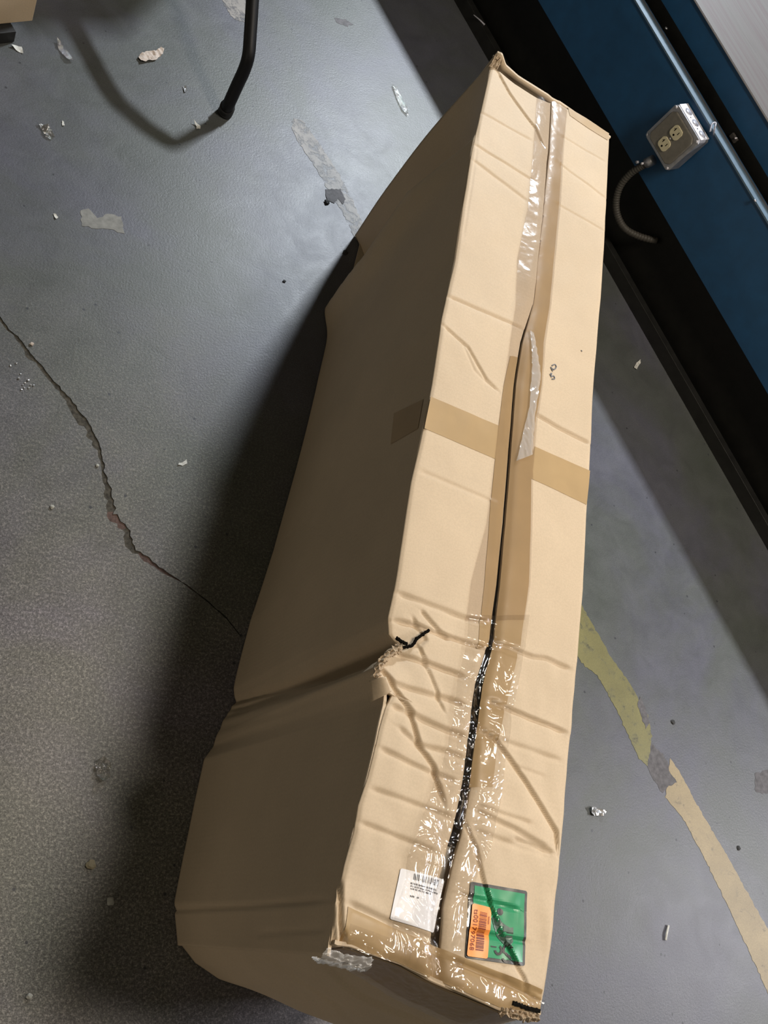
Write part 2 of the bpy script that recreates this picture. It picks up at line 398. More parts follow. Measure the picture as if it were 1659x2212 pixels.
def blob(pts_px, jag=0.0012, step=0.006, seed=0.0, z=0.0):
    P = [fl(x, y, z)[:2] for x, y in pts_px]; out = []
    for i in range(len(P)):
        a, b = P[i], P[(i + 1) % len(P)]; k = max(1, int(np.linalg.norm(b - a) / step)); t = (b - a) / (np.linalg.norm(b - a) + 1e-9)
        nn = np.array([-t[1], t[0]])
        for j in range(k):
            q = a + (b - a) * j / k; q = q + nn * jag * 2 * nz(q[0] * 160 + seed, q[1] * 160, seed); out.append(q)
    return out
def decal(name, pts_px, m, label=None, jag=0.0012, z=0.0006, seed=0.0, step=0.006):
    P = blob(pts_px, jag, step, seed)
    bm = bmesh.new(); vs = [bm.verts.new((p[0], p[1], z)) for p in P]
    e = [bm.edges.new((vs[i], vs[(i + 1) % len(vs)])) for i in range(len(vs))]
    bmesh.ops.triangle_fill(bm, edges=e, use_beauty=True)
    for f in bm.faces:
        if f.normal.z < 0: f.normal_flip()
    r = bmesh.ops.extrude_face_region(bm, geom=bm.faces[:])
    bmesh.ops.translate(bm, verts=[v for v in r['geom'] if isinstance(v, bmesh.types.BMVert)], vec=(0, 0, -z * 1.4))
    bmesh.ops.recalc_face_normals(bm, faces=bm.faces)
    me = bpy.data.meshes.new(name); bm.to_mesh(me); bm.free(); me.materials.append(m)
    o = bpy.data.objects.new(name, me); C.objects.link(o); o.parent = floor
    if label: o['label'] = label
    return o
decal('painted_line', [(1100, 1040), (1170, 1140), (1262, 1318), (1320, 1420), (1368, 1488), (1398, 1545), (1408, 1590), (1403, 1625), (1398, 1655), (1380, 1640), (1362, 1600), (1330, 1530), (1290, 1460), (1255, 1432), (1190, 1310), (1070, 1090)], M_yel, 'olive yellow worn end of a floor line', 0.002)
decal('painted_line', [(1447, 1638), (1470, 1672), (1505, 1738), (1560, 1830), (1640, 1975), (1720, 2110), (1830, 2300), (1770, 2330), (1659, 2145), (1620, 2060), (1585, 1985), (1520, 1850), (1470, 1760), (1436, 1722), (1440, 1700), (1462, 1690), (1445, 1665)], M_tan, 'tan faded stretch of a floor line', 0.002, seed=3)
decal('painted_line', [(634, 254), (655, 262), (690, 310), (735, 380), (765, 440), (795, 510), (770, 520), (745, 470), (715, 420), (680, 360), (640, 300), (630, 275)], M_faint, 'washed-out pale stretch of a floor line', 0.003, seed=5)
decal('painted_line', [(470, -60), (500, -60), (535, -5), (530, 48), (505, 42), (485, 15)], M_faint, 'pale worn patch of a floor line', 0.003, seed=6)
decal('bare_patch', [(1400, 1600), (1432, 1628), (1448, 1660), (1462, 1690), (1440, 1700), (1430, 1715), (1405, 1672), (1398, 1655)], M_chip, 'brownish bare patch where the line is worn away', 0.003, z=0.0004, seed=8)
decal('bare_patch', [(703, 410), (735, 408), (745, 430), (740, 442), (730, 430), (722, 440), (705, 432)], M_chip, 'small dark chip in the pale line', 0.002, z=0.0012, seed=9)
decal('bare_patch', [(1382, 1505), (1394, 1530), (1402, 1560), (1395, 1575), (1384, 1545), (1376, 1520)], M_chip, None, 0.002, z=0.0010, seed=10)
decal('bare_patch', [(1630, 1668), (1659, 1662), (1680, 1690), (1660, 1715), (1632, 1710)], M_chip, None, 0.004, z=0.0004, seed=11)
decal('tape_residue', [(174, 455), (192, 450), (210, 472), (232, 462), (262, 468), (269, 505), (238, 496), (205, 494), (176, 488)], M_resid, 'pale grey patch of old tape residue', 0.002, seed=12)
decal('bare_patch', [(722, 38), (745, 42), (762, 52), (752, 58), (728, 50)], M_chip, None, 0.003, z=0.0004, seed=14)

# ================================================================== WORKBENCH
bench = empty('workbench', bn(0.8, 0, 0))
tag(bench, 'blue steel workbench with a grey wood top and a black recess underneath', 'workbench')
S0, S1 = -1.3, 3.2
def bprism(name, poly_oz, m, parent=bench, s0=S0, s1=S1, bevel=0.0):
    return prism(name, poly_oz, s0, s1, lambda a, b, h: bn(h, a, b), m, parent, bevel)
def shape_z(px, o): return np.mean([bp(x, y, o)[1] for x, y in px])
z_bot = shape_z([(1165, 0), (1659, 860)], 0); z_top = shape_z([(1375, 0), (1659, 480)], 0)
z_wood = shape_z([(1500, 0), (1659, 260)], -0.07)
bprism('foot_rail', [(0, 0), (0, 0.038), (-0.022, 0.038), (-0.022, 0.030), (-0.008, 0.030), (-0.008, 0)], M_foot, bevel=0.001)
bprism('recess_shade_sheet', [(-0.045, 0.0), (-0.045, z_bot + 0.02), (-0.055, z_bot + 0.02), (-0.055, 0.0)], M_shade)  # added dark sheet standing in for the unlit space under the bench
ap = bprism('apron', [(0, z_bot), (0, z_top - 0.003), (-0.045, z_top - 0.003), (-0.045, z_top - 0.009), (-0.006, z_top - 0.009), (-0.006, z_bot + 0.006), (-0.045, z_bot + 0.006), (-0.045, z_bot)], M_blue, bevel=0.0012)
o = bprism('ledge', [(0.003, z_top - 0.003), (0.003, z_top + 0.001), (-0.019, z_top + 0.003), (-0.019, z_top - 0.003), (-0.001, z_top - 0.0031)], M_rail)
bprism('ledge_web', [(-0.019, z_top - 0.003), (-0.019, z_top + 0.0005), (-0.036, z_top - 0.0005), (-0.036, z_top - 0.003)], M_web)['label'] = 'grey inner strip of the ledge'; o['label'] = 'ledge coloured light blue as if lit, on the blue apron'
bprism('upper_panel', [(-0.07, z_top - 0.05), (-0.07, z_wood - 0.002), (-0.078, z_wood - 0.002), (-0.078, z_top - 0.05)], M_blue)
bprism('gap_shade_strip', [(-0.0705, z_top - 0.02), (-0.0705, z_top + 0.018), (-0.0695, z_top + 0.018), (-0.0695, z_top - 0.02)], M_shade)  # dark strip laid over the panel as the shade in the gap
bprism('bench_top', [(-0.066, z_wood - 0.001), (-0.066, z_wood + 0.0), (-0.069, z_wood + 0.003), (-0.95, z_wood + 0.003), (-0.95, z_wood - 0.001)], M_wood, bevel=0.0005)['label'] = 'grey wood-grained top'
bprism('back_panel', [(-0.93, 0.0), (-0.93, z_wood - 0.002), (-0.95, z_wood - 0.002), (-0.95, 0.0)], M_blue)
for s in (S0, S1 - 0.02):
    prism('end_panel', rect(-0.93, 0.0, -0.08, z_wood - 0.004), s, s + 0.02, lambda a, b, h: bn(h, a, b), M_blue, bench)
# small bolts and the clamp in the gap behind the ledge
def disc_at(name, c, ax, r, h, m, parent, seg=14):
    ax = Vector(tuple(map(float, ax))).normalized(); c = Vector(tuple(map(float, c)))
    return tube(name, [c, c + ax * h], r, m, parent, seg, sub=1)
for x, y in ((1438, 62), (1630, 434)):
    P = fl(x, y, z_top + 0.001); disc_at('bolt', P, (0, 0, 1), 0.0035, 0.003, M_galv, bench, 10)

# ================================================================== OUTLET BOX
OO = 0.054                                            # plate stands this far off the apron
cz = 0.5 * (bp(1300 + 430 / 4.62, 180 + 500 / 4.62, OO)[1] + bp(1300 + 950 / 4.62, 180 + 600 / 4.62, OO)[1])
cs = 0.5 * (bp(1300 + 430 / 4.62, 180 + 500 / 4.62, OO)[0] + bp(1300 + 950 / 4.62, 180 + 600 / 4.62, OO)[0])
outlet = empty('outlet_box', bn(cs, 0.0, cz - 0.055))
tag(outlet, 'square galvanised outlet box with two ivory sockets on the blue bench apron', 'outlet')
def ob(a, b, h): return bn(cs + a, h, cz + b)
hw, hh = 0.055, 0.054
def chamfer(w, h, c): return [(-w + c, -h), (w - c, -h), (w, -h + c), (w, h - c), (w - c, h), (-w + c, h), (-w, h - c), (-w, -h + c)]
prism('box_body', chamfer(hw, hh, 0.006), 0.004, OO - 0.008, ob, M_galv, outlet, 0.002)
# top wall coloured pale for the light from overhead, with knockouts
prism('box_top', rect(-hw + 0.004, 0.006, hw - 0.004, OO - 0.012), hh - 0.001, hh + 0.0015, lambda a, b, h: bn(cs + a, b, cz + h), M_galv_top, outlet, 0.0005)['label'] = 'metal top wall coloured pale as if lit, with round knockouts'
topw = bpy.context.scene.objects['box_top']
for a in (-0.028, 0.004, 0.036):
    disc_at('knockout', bn(cs + a, 0.024, cz + hh + 0.0012), (0, 0, 1), 0.0105, 0.0007, M_knock, topw, 20)
for a in (-0.012, 0.02):
    disc_at('screw_hole', bn(cs + a, 0.03, cz + hh + 0.0012), (0, 0, 1), 0.0018, 0.0006, M_hole, topw, 10)
cover = prism('cover_plate', chamfer(0.056, 0.055, 0.008), OO - 0.010, OO - 0.006, ob, M_galv, outlet, 0.0015)
M_plate = simple('dull_cover_plate', (0.21, 0.195, 0.165), 0.5, 0.35, var=0.12, scale=80, bump=0.3)
prism('raised_face', chamfer(0.047, 0.046, 0.010), OO - 0.006, OO, ob, M_plate, cover, 0.0025)
for a, b in ((-0.049, 0.048), (0.049, 0.048), (0.049, -0.048), (-0.049, -0.048)):
    disc_at('screw', ob(a, b, OO - 0.006), BN, 0.0035, 0.0022, M_galv_top, cover, 12)
for b in (0.0195, -0.0195):
    face = []
    for k in range(28):
        t = 2 * math.pi * k / 28; face.append((max(-0.0152, min(0.0152, 0.0172 * math.cos(t))) * 1.0, b + max(-0.0145, min(0.0145, 0.0172 * math.sin(t)))))
    sk = prism('socket', face, OO - 0.001, OO + 0.0028, ob, M_ivory, outlet, 0.0006)
    for poly in (rect(-0.0073, b - 0.0005, -0.0055, b + 0.0085), rect(-0.0100, b + 0.0032, -0.0060, b + 0.0049), rect(0.0055, b + 0.0005, 0.0073, b + 0.0080)):
        prism('slot', poly, OO + 0.0026, OO + 0.0031, ob, M_hole, sk)
    disc_at('ground_hole', ob(0.0, b - 0.0070, OO + 0.0026), BN, 0.0026, 0.0005, M_hole, sk, 12)
disc_at('centre_screw', ob(0, 0, OO - 0.0005), BN, 0.0026, 0.0018, M_galv_top, outlet, 12)

# flexible conduit from the box down under the bench
def cp(x, y, o):
    s, z = bp(x, y, o); return bn(s, o, z)
cpts = [cp(1408, 348, 0.030), cp(1390, 357, 0.032), cp(1362, 375, 0.035), cp(1340, 402, 0.036), cp(1331, 435, 0.034), cp(1335, 468, 0.026), cp(1352, 495, 0.01), cp(1385, 512, -0.015), cp(1420, 520, -0.038)]
cond = empty('conduit', cpts[-1]); tag(cond, 'grey flexible conduit curving from the outlet box into the dark under the bench', 'conduit')
def wav(t): return 0.0088 + 0.0006 * math.sin(t * 2 * math.pi * 48)
tube('hose', cpts, 0.009, M_conduit, cond, 14, rad=wav, sub=24)
tube('connector', [cp(1412, 345, 0.030), cp(1396, 353, 0.031)], 0.0125, M_galv, cond, 12, sub=1)
disc_at('connector_screw', cp(1389, 353, 0.044), BN, 0.003, 0.006, M_galv_top, cond, 10)
disc_at('connector_screw', cp(1378, 350, 0.044), BN, 0.004, 0.006, M_knock, cond, 10)
# clamp that holds the box on the ledge
clamp = empty('beam_clamp', bn(cs + 0.08, 0.0, z_top)); tag(clamp, 'small grey wire clamp hooked over the ledge beside the outlet box', 'clamp')
q = [fl(1528, 306, z_top - 0.06), fl(1540, 300, z_top - 0.02), fl(1543, 280, z_top + 0.006), fl(1546, 266, z_top + 0.012), fl(1538, 268, z_top + 0.008), fl(1534, 284, z_top + 0.002)]
tube('hook', q, 0.0022, M_knock, clamp, 8)
P = fl(1584, 300, z_top)
prism('bracket', rect(-0.012, -0.004, 0.010, 0.004), 0.0, 0.012, lambda a, b, h: P + a * BWD + b * BN + np.array([0, 0, h - 0.004]), simple('dark_bracket', (0.10, 0.09, 0.08), 0.5, 0.5), clamp, 0.001)
disc_at('bracket_screw', P + BWD * 0.004 + np.array([0, 0, 0.008]), BN, 0.0022, 0.008, M_galv_top, clamp, 8)

# ================================================================== CARDBOARD BOX
box = empty('cardboard_box', O + U * BL / 2 + V * BW / 2)
tag(box, 'long narrow kraft cardboard box with a torn dented edge and taped seam', 'box')
edgeL = [tp(*p) for p in [(1060, 148), (1035, 265), (1020, 330), (1000, 450), (985, 560), (955, 690), (935, 830), (905, 975), (890, 1040), (862, 1230), (845, 1330), (850, 1365), (880, 1397), (835, 1415), (812, 1440), (825, 1490), (850, 1500), (835, 1530), (820, 1580), (795, 1680), (775, 1740), (765, 1800), (745, 1870), (728, 1950), (722, 2040)]]
edgeL = [(s, d) for s, d in edgeL]
seam = [tp(*p) for p in [(1192, 210), (1185, 330), (1172, 450), (1160, 560), (1150, 660), (1128, 740), (1115, 830), (1108, 920), (1100, 1020), (1092, 1130), (1080, 1260), (1065, 1390), (1040, 1480), (1025, 1590), (1010, 1700), (990, 1800), (968, 1880), (950, 1960), (945, 2050), (945, 2115)]]
edgeR = [tp(*p) for p in [(1318, 290), (1312, 430), (1300, 640), (1283, 860), (1272, 1060), (1262, 1270), (1250, 1430), (1238, 1560), (1225, 1700), (1210, 1870), (1190, 2050), (1170, 2190)]]
sSeam = lambda s: interp(s, seam)
nearE = [(d, s) for s, d in [tp(*p) for p in [(722, 2040), (735, 2045), (760, 2047), (870, 2085), (940, 2120), (1010, 2150), (1080, 2183), (1170, 2195)]]]
farE = [(0.0, 1.474), (0.05, 1.468), (0.10, 1.470), (0.125, 1.478), (0.15, 1.492), (0.28, 1.500)]
# half gap between the two long flaps
GAP = [(-0.1, 0.004), (0.05, 0.007), (0.15, 0.0065), (0.25, 0.006), (0.30, 0.0075), (0.36, 0.006), (0.42, 0.004), (0.55, 0.0025), (0.8, 0.0025), (0.9, 0.002), (1.0, 0.0012), (1.2, 0.0015), (1.5, 0.001)]
gap = lambda s: interp(s, GAP)
def pl(*pts): return [tp(*p) for p in pts]
CRE = [  # polyline (px), depth m, half width m, ridge m
    (pl((1072, 150), (1100, 200), (1155, 275), (1175, 320)), .0030, .0028, .0015),
    (pl((1035, 240), (1150, 305)), .0012, .004, .0006), (pl((1025, 310), (1150, 390)), .0018, .004, .001), (pl((1022, 345), (1140, 435)), .0018, .005, .001),
    (pl((965, 638), (1135, 712)), .0024, .004, .0012), (pl((955, 700), (1010, 750), (1050, 820), (1078, 847)), .0028, .0028, .0012), (pl((1000, 742), (1025, 800), (1060, 835)), .0014, .003, .0006),
    (pl((905, 1015), (1085, 1092)), .0014, .004, .0007), (pl((858, 1278), (1009, 1334), (1060, 1345)), .0026, .005, .0016),
    (pl((858, 1337), (910, 1349), (928, 1358), (973, 1374), (1054, 1401)), .0048, .0035, .0024), (pl((913, 1316), (952, 1362), (975, 1380)), .0036, .003, .0018),
    (pl((864, 1408), (922, 1428), (1009, 1461)), .0046, .0042, .0028), (pl((840, 1473), (937, 1500), (973, 1509), (1010, 1525)), .0036, .005, .0024),
    (pl((819, 1431), (855, 1485), (891, 1539), (907, 1606), (937, 1654), (961, 1738)), .0062, .0034, .0030),
    (pl((846, 1521), (892, 1542), (961, 1575), (1010, 1592)), .0040, .005, .0026), (pl((861, 1569), (907, 1609), (967, 1624), (1010, 1640)), .0032, .005, .002),
    (pl((819, 1615), (919, 1663), (990, 1690)), .0028, .0045, .0018), (pl((798, 1702), (919, 1744), (985, 1770)), .0020, .0045, .0012), (pl((774, 1775), (943, 1840)), .0020, .0045, .0012),
    (pl((907, 1386), (937, 1461), (964, 1540)), .0030, .003, .0016), (pl((895, 1330), (925, 1380), (900, 1400)), .003, .003, .0014),
    (pl((1156, 894), (1215, 928), (1275, 958)), .0036, .0034, .002), (pl((1060, 1385), (1151, 1419), (1180, 1422), (1238, 1446)), .0034, .0042, .002),
    (pl((1051, 1512), (1140, 1548), (1226, 1582)), .0044, .0036, .0028), (pl((1075, 1597), (1220, 1645)), .0018, .005, .001), (pl((1115, 1657), (1180, 1678)), .0012, .004, .0006),
    (pl((1036, 1575), (1070, 1597), (1115, 1657), (1172, 1745), (1203, 1797), (1208, 1850)), .0054, .0030, .0026),
    (pl((1024, 1748), (1110, 1790), (1187, 1835)), .0030, .005, .0022), (pl((1030, 1740), (1150, 1780)), .0020, .004, .001), (pl((1110, 1810), (1196, 1842)), .0030, .004, .0016), (pl((1025, 1795), (1190, 1850)), .0018, .005, .001),
    (pl((1001, 1766), (1028, 1831), (1050, 1924), (1077, 2010), (1131, 2113), (1140, 2150)), .0040, .0024, .0018),
    (pl((979, 2075), (1080, 2115), (1169, 2162)), .0040, .0045, .0026), (pl((1080, 2108), (1130, 2130), (1172, 2148)), .0026, .004, .0014),
    (pl((752, 1950), (850, 1995), (940, 2030)), .0024, .005, .0016), (pl((1205, 290), (1310, 350)), .0010, .003, .0005), (pl((1203, 350), (1313, 430)), .0014, .003, .0008), (pl((1203, 440), (1308, 500)), .0012, .003, .0006),
    (pl((736, 1900), (738, 1990), (748, 2045)), .0060, .003, .003), (pl((728, 1950), (726, 2000), (730, 2040)), .0030, .002, .002), (pl((1035, 265), (1030, 330), (1012, 440), (1000, 520)), .0007, .003, .0003),
    (pl((990, 1930), (1120, 1965)), .0015, .004, .001), (pl((1010, 2010), (1140, 2035)), .0022, .004, .001),
]
CRE = [(c, a, b * 0.72, d) for c, a, b, d in CRE]
def relief_grid(S, D, creases, wob=0.0011):
    Z = np.zeros_like(S)
    for c, dep, hw_, rid in creases:
        best = np.full(S.shape, 1e9); tt = np.zeros(S.shape)
        tot = sum(math.hypot(b[0] - a[0], b[1] - a[1]) for a, b in zip(c[:-1], c[1:])); acc = 0
        sgn = np.zeros(S.shape)
        for a, b in zip(c[:-1], c[1:]):
            dx, dy = b[0] - a[0], b[1] - a[1]; l2 = dx * dx + dy * dy
            t = np.clip(((S - a[0]) * dx + (D - a[1]) * dy) / l2, 0, 1)
            ex = S - a[0] - t * dx; ey = D - a[1] - t * dy; r = np.hypot(ex, ey)
            q = r < best
            best = np.where(q, r, best); tt = np.where(q, (acc + t * math.sqrt(l2)) / tot, tt)
            sgn = np.where(q, np.sign(ex * dy - ey * dx), sgn); acc += math.sqrt(l2)
        env = np.clip(np.minimum(tt, 1 - tt) * 9 + 0.25, 0, 1)
        Z += env * (-dep * np.exp(-(best / hw_) ** 2) + rid * sgn * np.exp(-best / (hw_ * 3.2)) * np.minimum(1, best / hw_))
    return Z
def top_z(S, D):
    S = np.asarray(S, float); D = np.asarray(D, float)
    Z = BH + relief_grid(S, D, CRE)
    W_ = np.zeros(S.shape)
    it = np.nditer([S, D], flags=['multi_index'])
    for s_, d_ in it:
        W_[it.multi_index] = 0.0022 * nz(s_ * 5, d_ * 9, 1.3) + 0.0008 * nz(s_ * 22, d_ * 30, 4.0) + (0.0020 * nz(s_ * 26, d_ * 38, 8.0) if s_ < 0.42 else 0)
    Z += W_
    sm = sSeam(S); g = gap(S); e = np.abs(D - sm)
    Z -= (np.interp(S, [0.85, 1.0], [0.004, 0.0008]) + 0.35 * g) * np.exp(-(e / 0.009) ** 2)              # flaps dip towards the seam
    # left flap kicks up a little beside the seam at the far end
    Z += 0.20 * np.interp(S, [0.92, 1.04, 1.20, 1.32], [0, 1, 1, 0]) * np.clip(D - (sm - 0.036), 0, 1) * (D < sm)
    # dent around the torn notch
    Z -= 0.010 * np.exp(-(((S - 0.35) / 0.045) ** 2 + ((D - 0.01) / 0.030) ** 2))
    Z += 0.005 * np.exp(-(((S - 0.305) / 0.022) ** 2 + ((D - 0.012) / 0.022) ** 2))
    Z -= 0.004 * np.exp(-((S - 0.34) / 0.09) ** 2) * np.exp(-((D - 0.07) / 0.06) ** 2)
    # near left corner is crushed down, long edges slightly rounded
    Z -= 0.006 * np.exp(-((S + 0.00) / 0.02) ** 2) * np.exp(-(D / 0.05) ** 2)
    Z -= 0.0022 * np.exp(-(np.clip(S - interp(D, nearE), 0, 1) / 0.006) ** 2)
    return Z
def flap(name, lo, hi, nd, rnd_lo, rnd_hi):
    ns = 740
    tS = np.linspace(0, 1, ns)[:, None]; tD = np.linspace(0, 1, nd)[None, :]
    s_guess = -0.02 + tS * 1.51
    S = s_guess + tD * 0
    for _ in range(3):
        D = lo(S) * (1 - tD) + hi(S) * tD
        n_ = interp(D, nearE); f_ = interp(D, farE)
        S = n_ + (f_ - n_) * tS
    D = lo(S) * (1 - tD) + hi(S) * tD
    Z = top_z(S, D)
    if rnd_lo: Z -= 0.0022 * np.exp(-(tD * (hi(S) - lo(S)) / 0.003) ** 2)
    if rnd_hi: Z -= 0.0022 * np.exp(-((1 - tD) * (hi(S) - lo(S)) / 0.003) ** 2)
    # a ragged edge at the notch
    G = O + S[..., None] * U + D[..., None] * V; G[..., 2] = Z
    return sheet(name, G, [M_card], box, 0.0042, (0, 0, 1))
loL = lambda s: interp(s, edgeL); hiR = lambda s: interp(s, edgeR)
flap('top_flap', loL, lambda s: sSeam(s) - gap(s), 84, True, False)
flap('top_flap', lambda s: sSeam(s) + gap(s), hiR, 84, False, True)

# -------- left side panel (seen in shade), d(s,z) < 0 is outwards
footL = [(-0.01, 0.004), (0.0, 0.0), (0.053, -0.021), (0.12, -0.026), (0.204, -0.031), (0.272, -0.034), (0.295, -0.024), (0.321, -0.023), (0.37, -0.012), (0.388, -0.014), (0.40, -0.017), (0.526, -0.018), (0.67, -0.009), (0.856, -0.006), (1.037, -0.007), (1.15, -0.010), (1.211, -0.010), (1.30, -0.012), (1.50, -0.010)]
topL = [(-0.01, 0.0), (0.05, -0.004), (0.12, 0.0), (0.185, 0.005), (0.24, 0.008), (0.275, 0.010), (0.29, 0.008), (0.305, -0.002), (0.315, -0.008), (0.335, 0.004), (0.352, 0.026), (0.362, 0.012), (0.37, 0.002), (0.384, -0.002), (0.45, -0.004), (0.58, -0.007), (0.747, -0.004), (0.867, -0.008), (0.993, -0.004), (1.104, -0.008), (1.236, -0.010), (1.316, -0.007), (1.50, -0.004)]
SCR = [([sp(861, 1379), sp(725, 1450), sp(503, 1525)], .008, .006, .005), ([sp(856, 1397), sp(740, 1465), sp(506, 1540)], .006, .005, .004),
       ([sp(812, 1439), sp(660, 1500), sp(500, 1556)], .0035, .007, .003), ([sp(812, 1470), sp(640, 1540), sp(450, 1600)], .002, .009, .001),
       ([sp(724, 1945), sp(560, 1960), sp(380, 1973)], .0030, .003, .001), ([sp(715, 2008), sp(560, 2020)], .0014, .003, .0006)]
FOLD = [sp(738, 672), sp(770, 636), sp(830, 570), sp(880, 500), sp(920, 440), sp(970, 382), sp(1022, 318)]
def side_d(S, Z):
    tz = np.clip(Z / BH, 0, 1)
    a = interp(S, footL); b = interp(S, topL)
    k = tz ** 3
    base = a * (1 - tz) + b * tz
    # deep narrow valley only near the top
    valley = interp(S, [(0.30, 0), (0.352, 1), (0.384, 0)])
    base = base + 0.016 * valley * np.exp(-((tz - 1) / 0.35) ** 2) * (1 - k)
    bow = -0.012 * np.sin(np.pi * tz) * np.clip((S - 0.45) / 0.3, 0, 1)           # bows out in the middle
    # a fold line that climbs towards the far end: the panel ducks inwards behind it
    fs = interp(Z, [(p[1], p[0]) for p in sorted(FOLD, key=lambda p: p[1])])
    e = S - fs
    fade = np.clip((1 - tz) / 0.30, 0, 1)
    lip = -0.022 * np.exp(-(e / 0.05) ** 2) * fade
    duck = 0.095 * (1 - np.exp(-np.clip(e, 0, 9) / 0.028)) * np.clip((1.487 - S) / 0.17, 0, 1) ** 0.8 * fade
    return base + bow + lip + duck + relief_grid(S, Z, SCR) * -1.0
ns, nzv = 460, 120
S, Z = np.meshgrid(np.linspace(-0.003, 1.487, ns), np.linspace(0.0015, BH - 0.002, nzv), indexing='ij')
D = side_d(S, Z)
for i in range(ns):
    for j in range(nzv): D[i, j] += 0.0016 * nz(S[i, j] * 6, Z[i, j] * 7, 2.0)
Zt = Z.copy()
ztop = top_z(S[:, -1], loL(S[:, -1]) + 0.001) - 0.003
Zt = Z / Z[:, -1:] * ztop[:, None]
G = O + S[..., None] * U + D[..., None] * V; G[..., 2] = Zt
side = sheet('side_panel', G, M_side, box, 0.004, tuple(-V)); side['label'] = 'shaded side with a buckled fold'
# -------- right side panel
S, Z = np.meshgrid(np.linspace(0.0, 1.487, 120), np.linspace(0.0015, BH - 0.003, 20), indexing='ij')
D = (hiR(S) - 0.001) * (Z / BH) + 0.277 * (1 - Z / BH)
G = O + S[..., None] * U + D[..., None] * V; G[..., 2] = Z
sheet('side_panel', G, M_side, box, 0.004, tuple(V))
# -------- near end panel, swollen at the foot
footN = [(0.0, 0.0), (0.007, -0.006), (0.035, -0.026), (0.077, -0.040), (0.149, -0.047), (0.22, -0.040), (0.277, -0.02)]
Dg, Z = np.meshgrid(np.linspace(0.0035, 0.277, 70), np.linspace(0.0015, BH - 0.0045, 90), indexing='ij')
tz = Z / BH
S = interp(Dg, footN) * (1 - tz) ** 0.8 + interp(Dg, nearE) * tz - 0.040 * np.sin(np.pi * tz) ** 1.2 * np.clip(Dg / 0.2, 0, 1) + 0.004 * (1 - tz * 0.5)
ECR = [([(0.01, 0.44), (0.10, 0.40), (0.277, 0.43)], .003, .008, .002), ([(0.0, 0.30), (0.12, 0.33), (0.2, 0.27)], .002, .006, .001)]
S = S + relief_grid(Dg, Z, ECR) * -1
for i in range(S.shape[0]):
    for j in range(S.shape[1]): S[i, j] += 0.002 * nz(Dg[i, j] * 12, Z[i, j] * 9, 5.0)
left_d = side_d(np.zeros_like(Z), Z)
Dn = Dg + left_d * (1 - (Dg + 0.002) / 0.279)
G = O + S[..., None] * U + Dn[..., None] * V; G[..., 2] = Z
endp = sheet('end_panel', G, M_side, box, 0.004, tuple(-U)); endp['label'] = 'near end, swollen at the foot'
# -------- far end panel whose top lip stands up behind the flap
Dg, Z0 = np.meshgrid(np.linspace(-0.004, 0.277, 90), np.linspace(0.0, 1.0, 40), indexing='ij')
lip = interp(Dg, [(-0.004, 0.016), (0.004, 0.020), (0.02, 0.010), (0.05, 0.008), (0.12, 0.006), (0.145, 0.001), (0.277, -0.003)])
Z = 0.0015 + Z0 * (BH + lip - 0.0015)
S = 1.497 + 0.0 * Z + interp(Dg, [(-0.004, 0.004), (0.02, -0.004), (0.06, -0.002), (0.15, 0.004), (0.277, 0.006)]) * Z0 ** 6
S = S - 0.010 * np.clip((Z0 - 0.965) / 0.035, 0, 1) * interp(Dg, [(-0.004, 0.2), (0.02, 0.4), (0.05, 1), (0.13, 0.8), (0.15, 0), (0.277, 0)])
G = O + S[..., None] * U + Dg[..., None] * V; G[..., 2] = Z
sheet('end_panel', G, M_card, box, 0.0045, tuple(U))
# crumpled corner knob at the far left
kn = []
for i in range(14):
    for j in range(10):
        a, b = i / 13, j / 9
        kn.append(bx(1.476 + 0.022 * a + 0.004 * nz(i * .9, j * .8), -0.006 + 0.016 * b + 0.003 * nz(i, j, 3), BH - 0.004 + 0.016 * math.sin(a * 2.6) + 0.006 * nz(i * .7, j * .9, 7)))
sheet('corner_fold', np.array(kn).reshape(14, 10, 3), M_core, box, 0.003, (0, 0, 1), smooth=False)['label'] = 'crumpled far corner of the end flap'
# -------- bottom and inner flaps
G = np.array([[bx(s, d, 0.006) for d in np.linspace(0.006, 0.27, 4)] for s in np.linspace(0.006, 1.48, 8)]); sheet('bottom_panel', G, M_side, box, 0.004, (0, 0, 1))
for s0, s1 in ((0.012, 0.14), (1.34, 1.465)):
    G = np.array([[bx(s, d, BH - 0.020) for d in np.linspace(0.012, 0.262, 4)] for s in np.linspace(s0, s1, 4)]); sheet('inner_flap', G, M_side, box, 0.004, (0, 0, 1))

